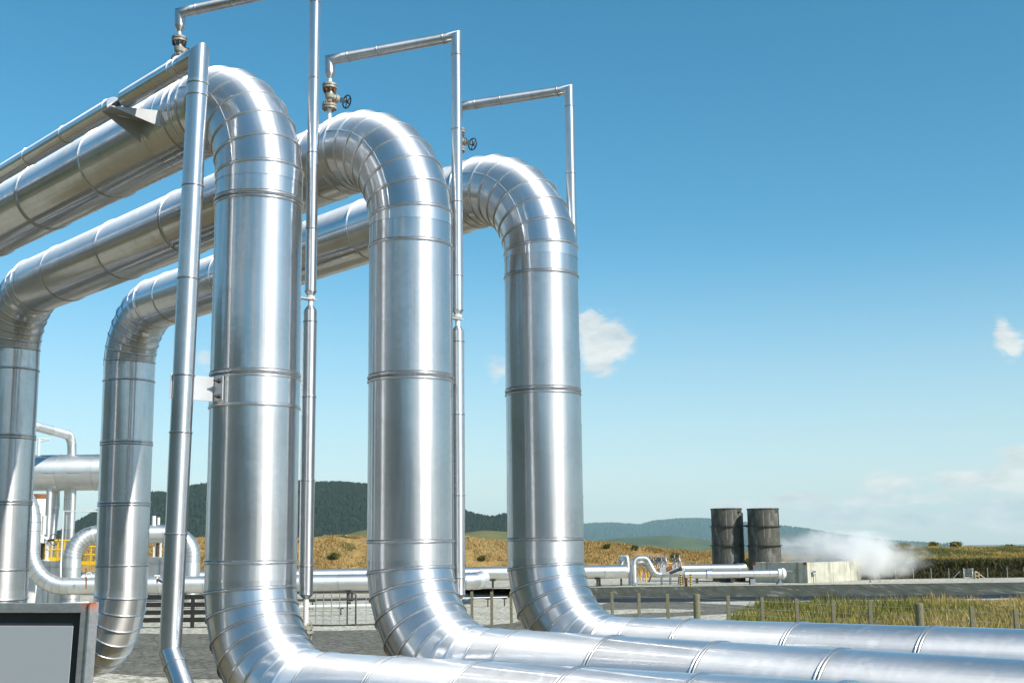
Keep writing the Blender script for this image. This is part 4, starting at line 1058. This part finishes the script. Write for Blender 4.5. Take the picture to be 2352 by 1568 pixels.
# ------------------------------------------------------------------ right plant
def right_plant():
    Y = 74.0; s = Y/F
    z = lambda v, Yq=Y, u=1500: at(u, v, Yq).z
    # front line with loops
    th = thing('pipeline', 'silver pipeline with an upright loop at its end, left of the manifold', 'pipeline', (at(1400,1330,Y).x, Y, PLAT), 'silver pipelines across the yard')
    zc = z(1319); x1 = at(1442,1319,Y).x; r = 7.4*s; zt = z(1281)
    mb = MB(); path_pipe(mb, [(at(1150,1319,Y).x, Y-1, zc), (x1, Y, zc), (x1, Y, zt), (at(1426,1300,Y+2).x, Y+1.8, zt), (at(1426,1300,Y+2).x, Y+1.8, z(1304,Y+2)-.3)], r*.82, .32, 24, 1.5, .01, 15); mb.build('cladding', M_CLADF, th)
    for u in (1210, 1300, 1376, 1425):
        p = at(u,1319,Y); mb = MB(); mb.box((p.x, Y-.4, (PLAT+zc-r)/2), (.1,.2,zc-r-PLAT)); mb.build('support', M_IRON, th)
    for (dx, dy, k, lab) in ((0, 0, 1, 'front S shaped pipe bend dropping into the manifold housing'), (-7, 1.2, .84, 'rear S shaped pipe bend just behind the front one')):
        t2 = thing('bend_pipe', lab, 'pipe', (at(1455,1330,Y).x, Y+dy, PLAT), 'pipe bends at the manifold'); Yq = Y+dy
        xa = at(1456+dx,1300,Yq).x; xb = at(1496+dx*.4,1300,Yq).x; xc = at(1517,1320,Yq).x; zz = z(1281.5,Yq)*k + (1-k)*PLAT
        mb = MB(); path_pipe(mb, [(xa,Yq,PLAT), (xa,Yq,zz), (xb-.28,Yq,zz), (xb+.22,Yq,z(1319,Yq)), (xc,Yq,z(1319,Yq))], 6.4*s, .34, 24, 2, .012, 12); mb.build('cladding', M_CLADF, t2)
    # manifold housing
    p = at(1545,1325,Y); W_ = 57*s; zb_, zt_ = z(1326), z(1303)
    th = thing('manifold_housing', 'long silver insulation housing carrying a row of valve stems', 'housing', (p.x,Y,PLAT))
    mb = MB(); cy = Y+.45; h = zt_-zb_; r = h/2
    prof = [(-r*.95, -r*.35), (-r*.95, r*.95), (r*.95, r*.95), (r*.95, -r*.35), (r*.5, -r*.95), (-r*.5, -r*.95)]
    mb.prism([(p.x-W_/2, cy+a, (zb_+zt_)/2+b) for a, b in prof], (W_,0,0)); mb.build('casing', M_CLADF, th, .015)
    mb = MB()
    for f in (-.22, .1, .32): mb.box((p.x+W_*f, cy-r*.955, (zb_+zt_)/2+.2), (.03,.02,h*.6))
    mb.build('sheet_joint', M_GALV, th)
    for f in (-.4, -.05, .3, .45): mb = MB(); mb.box((p.x+W_*f, cy, (PLAT+zb_)/2), (.09,.3,zb_-PLAT)); mb.build('leg', M_GALV, th)
    # actuator lying on the housing
    th = thing('actuator', 'dark actuator cylinder jutting from the front of the manifold housing', 'actuator', tuple(at(1545,1312,Y-.3)))
    mb = MB(); a, b = at(1538,1316,Y-.55), at(1562,1306,Y-.55); mb.tube([a, a.lerp(b,.3), b], .085, 12); mb.cyl(b, b+(b-a).normalized()*.10, .12, n=14); mb.build('cylinder', M_IRON, th)
    mb = MB(); a, b = at(1531,1308,Y-.5), at(1543,1302,Y-.5); mb.cyl(a, b, .12, n=12); mb.build('gearbox', M_RUST, th)
    # valve stems
    names = ['first','second','third','fourth','fifth','sixth','seventh','eighth']
    us = [(1489,1.6),(1499.5,1.6),(1509.5,1.6),(1518.5,0),(1522,1.6),(1529,0),(1549,0),(1560.5,0)]
    for q, (u, dy) in enumerate(us):
        Yv = Y+.45+dy; b = at(u,1303,Yv); t = at(u,1273,Yv); m_ = at(u,1286,Yv)
        th = thing('stem_valve', 'slender grey valve stem, %s from the left in the row above the manifold railing' % names[q], 'valve', tuple(b), 'valve stems on the manifold')
        mb = MB(); mb.cyl(m_, t, .038, n=8); mb.lathe(m_-UP*.12, UP, [(0,.09),(.1,.13),(.2,.06),(.26,.04)], 12); mb.build('stem', M_GALV, th)
        mb = MB(); mb.tube([b+Vector((-.14,0,-.05)), m_-UP*.08+Vector((-.05,0,0))], .035, 6); mb.tube([b+Vector((.14,0,-.05)), m_-UP*.08+Vector((.05,0,0))], .035, 6); mb.cyl(b-UP*.05, m_, .04, n=8); mb.build('yoke', M_GALV, th)
        mb = MB(); c = m_+Vector((-.22,-.1,.04)); mb.torus(c, (.8,-.6,.1), .13, .022, 18, 6); mb.tube([c-UP*.12, c+UP*.12], .014, 5); mb.tube([m_, c], .03, 6); mb.build('handwheel', M_IRON, th)
    railing('safety_railing', 'orange yellow railing along the platform behind the manifold housing', [at(1488,1318,Y+2.4), at(1567,1318,Y+2.4)], 24*(Y+2.4)/F, M_ORANGE, 5, False)
    railing('safety_railing', 'short orange railing at the left end of the manifold platform', [at(1490,1325,Y+1.6), at(1507,1325,Y+1.6)], 24*(Y+1.6)/F, M_ORANGE, 3, False)
    th = thing('pipe_brace', 'orange and grey sloping braces under the S shaped pipe bends', 'brace', (at(1475,1338,Y-.6).x, Y-.6, PLAT))
    for (u0,v0,u1,v1,mt) in ((1472,1335,1472,1312,M_ORANGE),(1484,1335,1484,1316,M_ORANGE),(1474,1336,1483,1315,M_GALV),(1463,1336,1476,1318,M_GALV),(1490,1336,1496,1322,M_IRON)):
        tubes('brace', mt, th, [[at(u0,v0,Y-.6), at(u1,v1,Y-.6)]], .04, 8)
    # onward lines to the right
    th = thing('pipeline', 'rear silver pipeline with a rounded end left of the tanks', 'pipeline', (at(1640,1330,Y+3).x, Y+3, PLAT), 'silver pipelines across the yard')
    Yr = Y+3; mb = MB(); path_pipe(mb, [(at(1566,1308,Yr).x,Yr,z(1307,Yr)), (at(1708,1308,Yr).x,Yr,z(1307,Yr)), (at(1712,1308,Yr).x,Yr+5,z(1307,Yr))], 10.2*Yr/F, .4, 28, 1.6, .012, 15); mb.build('cladding', M_CLADF, th)
    for u in (1600, 1680): pq = at(u,1307,Yr); mb = MB(); mb.box((pq.x,Yr,(PLAT+pq.z-.25)/2), (.12,.3,pq.z-.2-PLAT)); mb.build('support', M_IRON, th)
    th = thing('pipeline', 'front silver pipeline ending in a flange against the concrete box', 'pipeline', (at(1700,1330,Y-.6).x, Y-.6, PLAT), 'silver pipelines across the yard')
    Yr = Y-.8; zc = z(1320,Yr); a, b = Vector((at(1572,1320,Yr).x,Yr,zc)), Vector((at(1795,1320,Yr).x,Yr,zc)); r = 8.4*Yr/F
    mb = MB(); run(mb, a, b, r, [(q,0) for q in np.arange(.4, 6, .9)], 32, .01); mb.build('cladding', M_CLADF, th)
    mb = MB(); c0 = at(1623,1320,Yr).x; mb.cyl((c0,Yr,zc), (c0+.30,Yr,zc), r*1.28, n=32); mb.build('collar', M_CLADF, th)
    mb = MB(); mb.lathe(b, (1,0,0), [(-.22,r),(-.2,r*1.3),(.0,r*1.32),(.02,r*1.5),(.1,r*1.5),(.2,r*1.25),(.26,r*.7),(.27,0)], 32); mb.build('end_flange', M_WHITE, th)
    mb = MB(); mb.box((b.x-.1,Yr,(PLAT+zc)/2), (.12,.16,zc-PLAT)); mb.box((b.x-.1,Yr,PLAT+.04), (.36,.4,.08)); mb.build('support', M_GALV, th)
    mb = MB(); q = at(1728,1336,Yr); mb.box((q.x,Yr,PLAT+.16), (.3,.4,.34)); mb.build('support', M_GALV, th)
    for q, u in enumerate((1564.5, 1586.8)):
        Yb = 71.5; p = at(u,1338,Yb); h = .66
        th = thing('bollard', ('yellow and black striped bollard in front of the housing end', 'yellow and black striped bollard right of the rusty post')[q], 'bollard', (p.x,Yb,PLAT), 'striped bollards')
        mb = MB()
        for k in range(10):
            mb.cm = k % 2; mb.cyl((p.x,Yb,PLAT+h*k/10), (p.x,Yb,PLAT+h*(k+1)/10), .06, n=16)
        mb.cm = 0; mb.lathe((p.x,Yb,PLAT+h), UP, [(0,.06),(.03,.045),(.045,0)], 16)
        mb.build('post', [M_YELLOW, M_BLACK], th)
    p = at(1576,1336,71.8); mb = MB(); mb.lathe((p.x,71.8,PLAT), UP, [(0,.09),(.36,.09),(.40,.11),(.45,.11),(.47,.05),(.5,0)], 16); o = mb.build('marker_post', M_RUST, None, 0, (p.x,71.8,PLAT)); tag(o, 'short rusty brown post between the two striped bollards', 'post')
right_plant()

# ------------------------------------------------------------------ tanks, weir box, steam
def tanks():
    Y = 80.0; s = Y/F
    labs = ['dark steel tank on the left of the pair, half in its twin\'s shadow', 'streaked dark steel tank on the right of the pair, beside the concrete box']
    for q, (u0, u1, yy) in enumerate(((1634.5,1703.5,Y), (1718,1788.5,Y-1.2))):
        c = at((u0+u1)/2, 1200, yy); r = (u1-u0)/2*yy/F; zt = at((u0+u1)/2, 1168.5, yy).z
        th = thing('silencer_tank', labs[q], 'tank', (c.x, c.y, PLAT), 'dark steel silencer tanks')
        lv = [PLAT]+[at((u0+u1)/2, v, yy).z for v in (1296,1252,1208)]+[zt]
        mb = MB()
        for k, (a, b) in enumerate(zip(lv, lv[1:])):
            w = 1.0+.018*(3-k); mb.lathe((c.x,c.y,a), UP, [(0,r*w),(b-a,r*w)], 64)
        mb.lathe((c.x,c.y,zt), UP, [(0,r),(.0,r*.96),(-1.2,r*.955)], 64)
        mb.build('shell', M_TANK, th)
        for k, a in enumerate(lv[1:-1]):
            mb = MB(); w = 1.0+.018*(3-k); mb.lathe((c.x,c.y,a-.04), UP, [(0,r*w),(0,r*w+.10),(.07,r*w+.10),(.07,r*(w-.02))], 64); mb.build('stiffener_ring', M_IRON, th)
        mb = MB(); mb.torus((c.x,c.y,zt), UP, r, .045, 64, 8); 
        a = .75; mb.box((c.x+r*math.cos(-a)*1.0, c.y+r*math.sin(-a), zt-.12), (.14,.14,.2)); mb.build('rim', M_TANK, th)
        if q == 1:
            mb = MB(); a = -.55; mb.cyl((c.x+r*1.03*math.cos(a), c.y+r*1.03*math.sin(a), lv[3]), (c.x+r*1.01*math.cos(a), c.y+r*1.01*math.sin(a), zt-.1), .035, n=8); mb.build('drain_tube', M_IRON, th)
    p = at(1710, 1300, Y-.8); zt = at(1710,1178,Y-.8).z; zz = at(1710,1207,Y-.8).z
    th = thing('standpipe', 'thin dark standpipe with a hooked top between the two tanks', 'pipe', (p.x,p.y,PLAT))
    tubes('tube', M_IRON, th, [[(p.x,p.y,PLAT), (p.x,p.y,zt), (p.x-.12,p.y,zt+.12), (p.x-.25,p.y,zt+.1)]], .035, 8)
    tubes('tie_bar', M_IRON, th, [[(p.x-.3,p.y,zz), (p.x+.42,p.y,zz)]], .05, 8)
tanks()
def weir():
    c = onz(1856, 1338.5, PLAT); Yc = c.y; a = R_(44); s = Yc/F
    zt = at(1856, 1291, Yc).z
    dl = Vector((-math.cos(a), math.sin(a), 0)); dr = Vector((math.sin(a), math.cos(a), 0))
    L1 = 118*s/math.cos(a)*.88; L2 = 131*s/math.sin(a)*1.28
    C = Vector((c.x, c.y, PLAT))
    th = thing('weir_box', 'low pale concrete weir box with steam drifting off its top', 'concrete box', tuple(C+(dl*L1+dr*L2)/2))
    mb = MB(); t = .22; H = zt-PLAT; up = UP*H
    def wall(p, q, ins): mb.prism([p, q, q+ins*t, p+ins*t], up)
    wall(C, C+dl*L1, dr); wall(C+dl*.0+dr*t, C+dr*L2, dl); wall(C+dl*L1+dr*t, C+dl*L1+dr*L2, -dl)
    mb.prism([C+dr*L2+dl*t, C+dr*L2+dl*(L1-t), C+dr*(L2-t)+dl*(L1-t), C+dr*(L2-t)+dl*t], up)
    mb.build('wall', M_CONC, th, .012)
    mb = MB(); mb.prism([C+dl*t+dr*t+UP*.6, C+dl*(L1-t)+dr*t+UP*.6, C+dl*(L1-t)+dr*(L2-t)+UP*.6, C+dl*t+dr*(L2-t)+UP*.6], UP*.02); mb.build('water', mat_simple('weir_water', (.05,.07,.06), .1), th)
    for p in (C+dl*.12-dr*.008, C+dl*(L1-.12)-dr*.008):
        mb = MB(); mb.bar(p-dl*.11+UP*(H-.07), p+dl*.11+UP*(H-.07), .1, .16); mb.build('lifting_plate', M_RUST, th)
    mb = MB(); q = C+dl*(L1*.36)-dr*.012+UP*(H*.58); mb.bar(q-dl*.36, q+dl*.36, .02, .10); mb.build('name_plate', M_WHITE, th)
    # little sign on legs before the sunlit face
    p = C+dr*(.42*1.0)-dl*.12; sg = thing('small_sign', 'tiny dark sign on two thin legs before the sunlit concrete wall', 'sign', tuple(p))
    for k in (0, .27): tubes('leg', M_IRON, sg, [[p+dr*k, p+dr*k+UP*.70]], .014, 6)
    mb = MB(); mb.bar(p+dr*-.03+UP*.58, p+dr*.30+UP*.58, .015, .26); mb.build('sign_face', mat_simple('grey_sign', (.16,.18,.19), .4), sg)
    mb = MB(); mb.bar(p+dr*-.005-dl*.011+UP*.55, p+dr*.275-dl*.011+UP*.55, .006, .09); mb.build('sign_stripe', M_PANEL, sg)
weir()
def steam():
    m = bpy.data.materials.new('steam'); m.use_nodes = True; nt = m.node_tree; nt.nodes.clear(); k = N(nt)
    o = k.obj(); ln = k.n('ShaderNodeVectorMath', operation='LENGTH'); k.l(o, ln.inputs[0])
    warp = k.noise(k.mapping(o, (2.4, 1.0, 1.15), (.3,0,.8)), 2.1, 6, .62, .5); big = k.noise(k.mapping(o, (1.3,.6,.6), (2.1,0,0)), 1.4, 2, .5)
    sep = k.n('ShaderNodeSeparateXYZ'); k.l(o, sep.inputs[0])
    b = k.math('SUBTRACT', .78, k.math('MULTIPLY', ln.outputs['Value'], .92))
    b = k.math('ADD', b, k.math('MULTIPLY', k.math('SUBTRACT', warp, .5), 1.05)); b = k.math('ADD', b, k.math('MULTIPLY', k.math('SUBTRACT', big, .5), .9))
    d = k.maprange(b, .0, .62, 0, 1, True)
    d = k.math('MULTIPLY', d, k.maprange(ln.outputs['Value'], .72, 1.0, 1, 0, True))
    d = k.math('MULTIPLY', d, k.maprange(sep.outputs[0], -.2, 1.0, 1.0, .35))
    v = k.n('ShaderNodeVolumeScatter'); v.inputs['Color'].default_value = (1.0,.985,.94,1); v.inputs['Anisotropy'].default_value = 0.0
    k.l(k.math('MULTIPLY', d, 1.75), v.inputs['Density'])
    out = k.n('ShaderNodeOutputMaterial'); k.l(v.outputs[0], out.inputs['Volume'])
    for (u, v_, Y, ru, rv, ry, tilt, lab) in ((1962,1277,79.6,224,74,2.0,R_(3),'white steam drifting right from the concrete weir box'),):
        mb = MB(); n = 32
        prof = [(-math.cos(math.pi*i/16), max(1e-5, math.sin(math.pi*i/16))) for i in range(17)]
        mb.lathe((0,0,0), (1,0,0), prof, n)
        ob = mb.build('steam', m); c = at(u, v_, Y); ob.location = c; ob.scale = (ru*Y/F, ry, rv*Y/F); ob.rotation_euler = (0, tilt, 0)
        tag(ob, lab, 'steam', kind='stuff')
steam()
# ------------------------------------------------------------------ mesh security fence on the right
def sec_fence():
    Y = 80.0
    th = thing('security_fence', 'tall grey chain link fence before the dark cut at the right', 'fence', tuple(at(2180,1330,Y)))
    us = [1978,2018.6,2057.6,2098,2139,2179.6,2213,2236,2268.7,2314,2353,2395,2440]
    zt = at(2180,1304,Y).z
    for u in us:
        p = at(u,1320,Y); mb = MB(); mb.cyl((p.x,Y,PLAT-.1), (p.x,Y,zt), .02, n=8); mb.build('post', M_GALV, th)
    mb = MB(); a, b = at(us[0],1320,Y), at(us[-1],1320,Y)
    for z in (PLAT+.05, zt-.05): mb.tube([(a.x,Y,z), (b.x,Y,z)], .002, 5)
    for x in np.arange(a.x, b.x, .28):
        mb.tube([(x,Y,PLAT), (x+.28,Y,zt)], .0015, 4, False); mb.tube([(x+.28,Y,PLAT), (x,Y,zt)], .0015, 4, False)
    mb.build('mesh', M_IRON, th)
    for (u0, u1) in ((2262,2240), (2188,2205)):
        p, q = at(u0,1320,Y), at(u1,1320,Y); tubes('brace', M_GALV, th, [[(p.x,Y,PLAT), (q.x,Y,zt-.2)]], .022, 6)
    g = thing('mesh_gate', 'pale blue grey mesh gate leaf in the chain link fence', 'gate', tuple(at(2224,1336,Y-.1)))
    a, b = at(2214,1320,Y-.1), at(2234,1320,Y-.1); zt2 = zt-.05
    tubes('frame', M_GALV, g, [[(a.x,a.y,PLAT+.05),(a.x,a.y,zt2),(b.x,b.y,zt2),(b.x,b.y,PLAT+.05),(a.x,a.y,PLAT+.05)]], .03, 8)
    mb = MB()
    for x in np.arange(a.x, b.x, .05): mb.cyl((x,a.y,PLAT+.05), (x,a.y,zt2), .008, n=4)
    for z in np.arange(PLAT+.1, zt2, .1): mb.tube([(a.x,a.y,z),(b.x,b.y,z)], .006, 4)
    mb.build('mesh', M_GALV, g)
    st = thing('wooden_steps', 'little pale timber steps beside the mesh gate', 'steps', tuple(at(2244,1337,Y-.6)))
    p = at(2244,1337,Y-.6)
    for k in range(2): mb = MB(); mb.box((p.x, p.y, PLAT+.18+.2*k), (.26,.3-.08*k,.05)); mb.build('tread', M_PALE, st)
    for sx in (-.11,.11): mb = MB(); mb.box((p.x+sx, p.y, PLAT+.2), (.04,.28,.4)); mb.build('side', M_PALE, st)
    p = at(2268,1336,Y-2); o = None
    mb = MB(); q = at(2003,1336,Y-3); q2 = at(2010,1337,75); mb.box((at(2011,1336,75).x+0, 75, PLAT+.05), (.62,.4,.1)); mb.box((at(2011,1336,75).x+.05, 75, PLAT+.115), (.4,.3,.03)); o = mb.build('cover_slab', M_CONC, None, .01, (at(2011,1336,75).x,75,PLAT)); tag(o, 'flat pale cover slab on the platform right of the concrete box', 'slab')
sec_fence()

# ------------------------------------------------------------------ air
def haze():
    m = bpy.data.materials.new('haze_air'); m.use_nodes = True; nt = m.node_tree; nt.nodes.clear(); k = N(nt)
    v = k.n('ShaderNodeVolumePrincipled'); v.inputs['Color'].default_value = (.58,.88,1.0,1); v.inputs['Density'].default_value = 5e-5
    out = k.n('ShaderNodeOutputMaterial'); k.l(v.outputs[0], out.inputs['Volume'])
    mb = MB(); mb.box((0, 6000, 174), (19000, 17000, 432)); o = mb.build('haze', m); tag(o, kind='stuff')
    o['label'] = 'thin pale air over the whole valley'; o['category'] = 'haze'
haze()
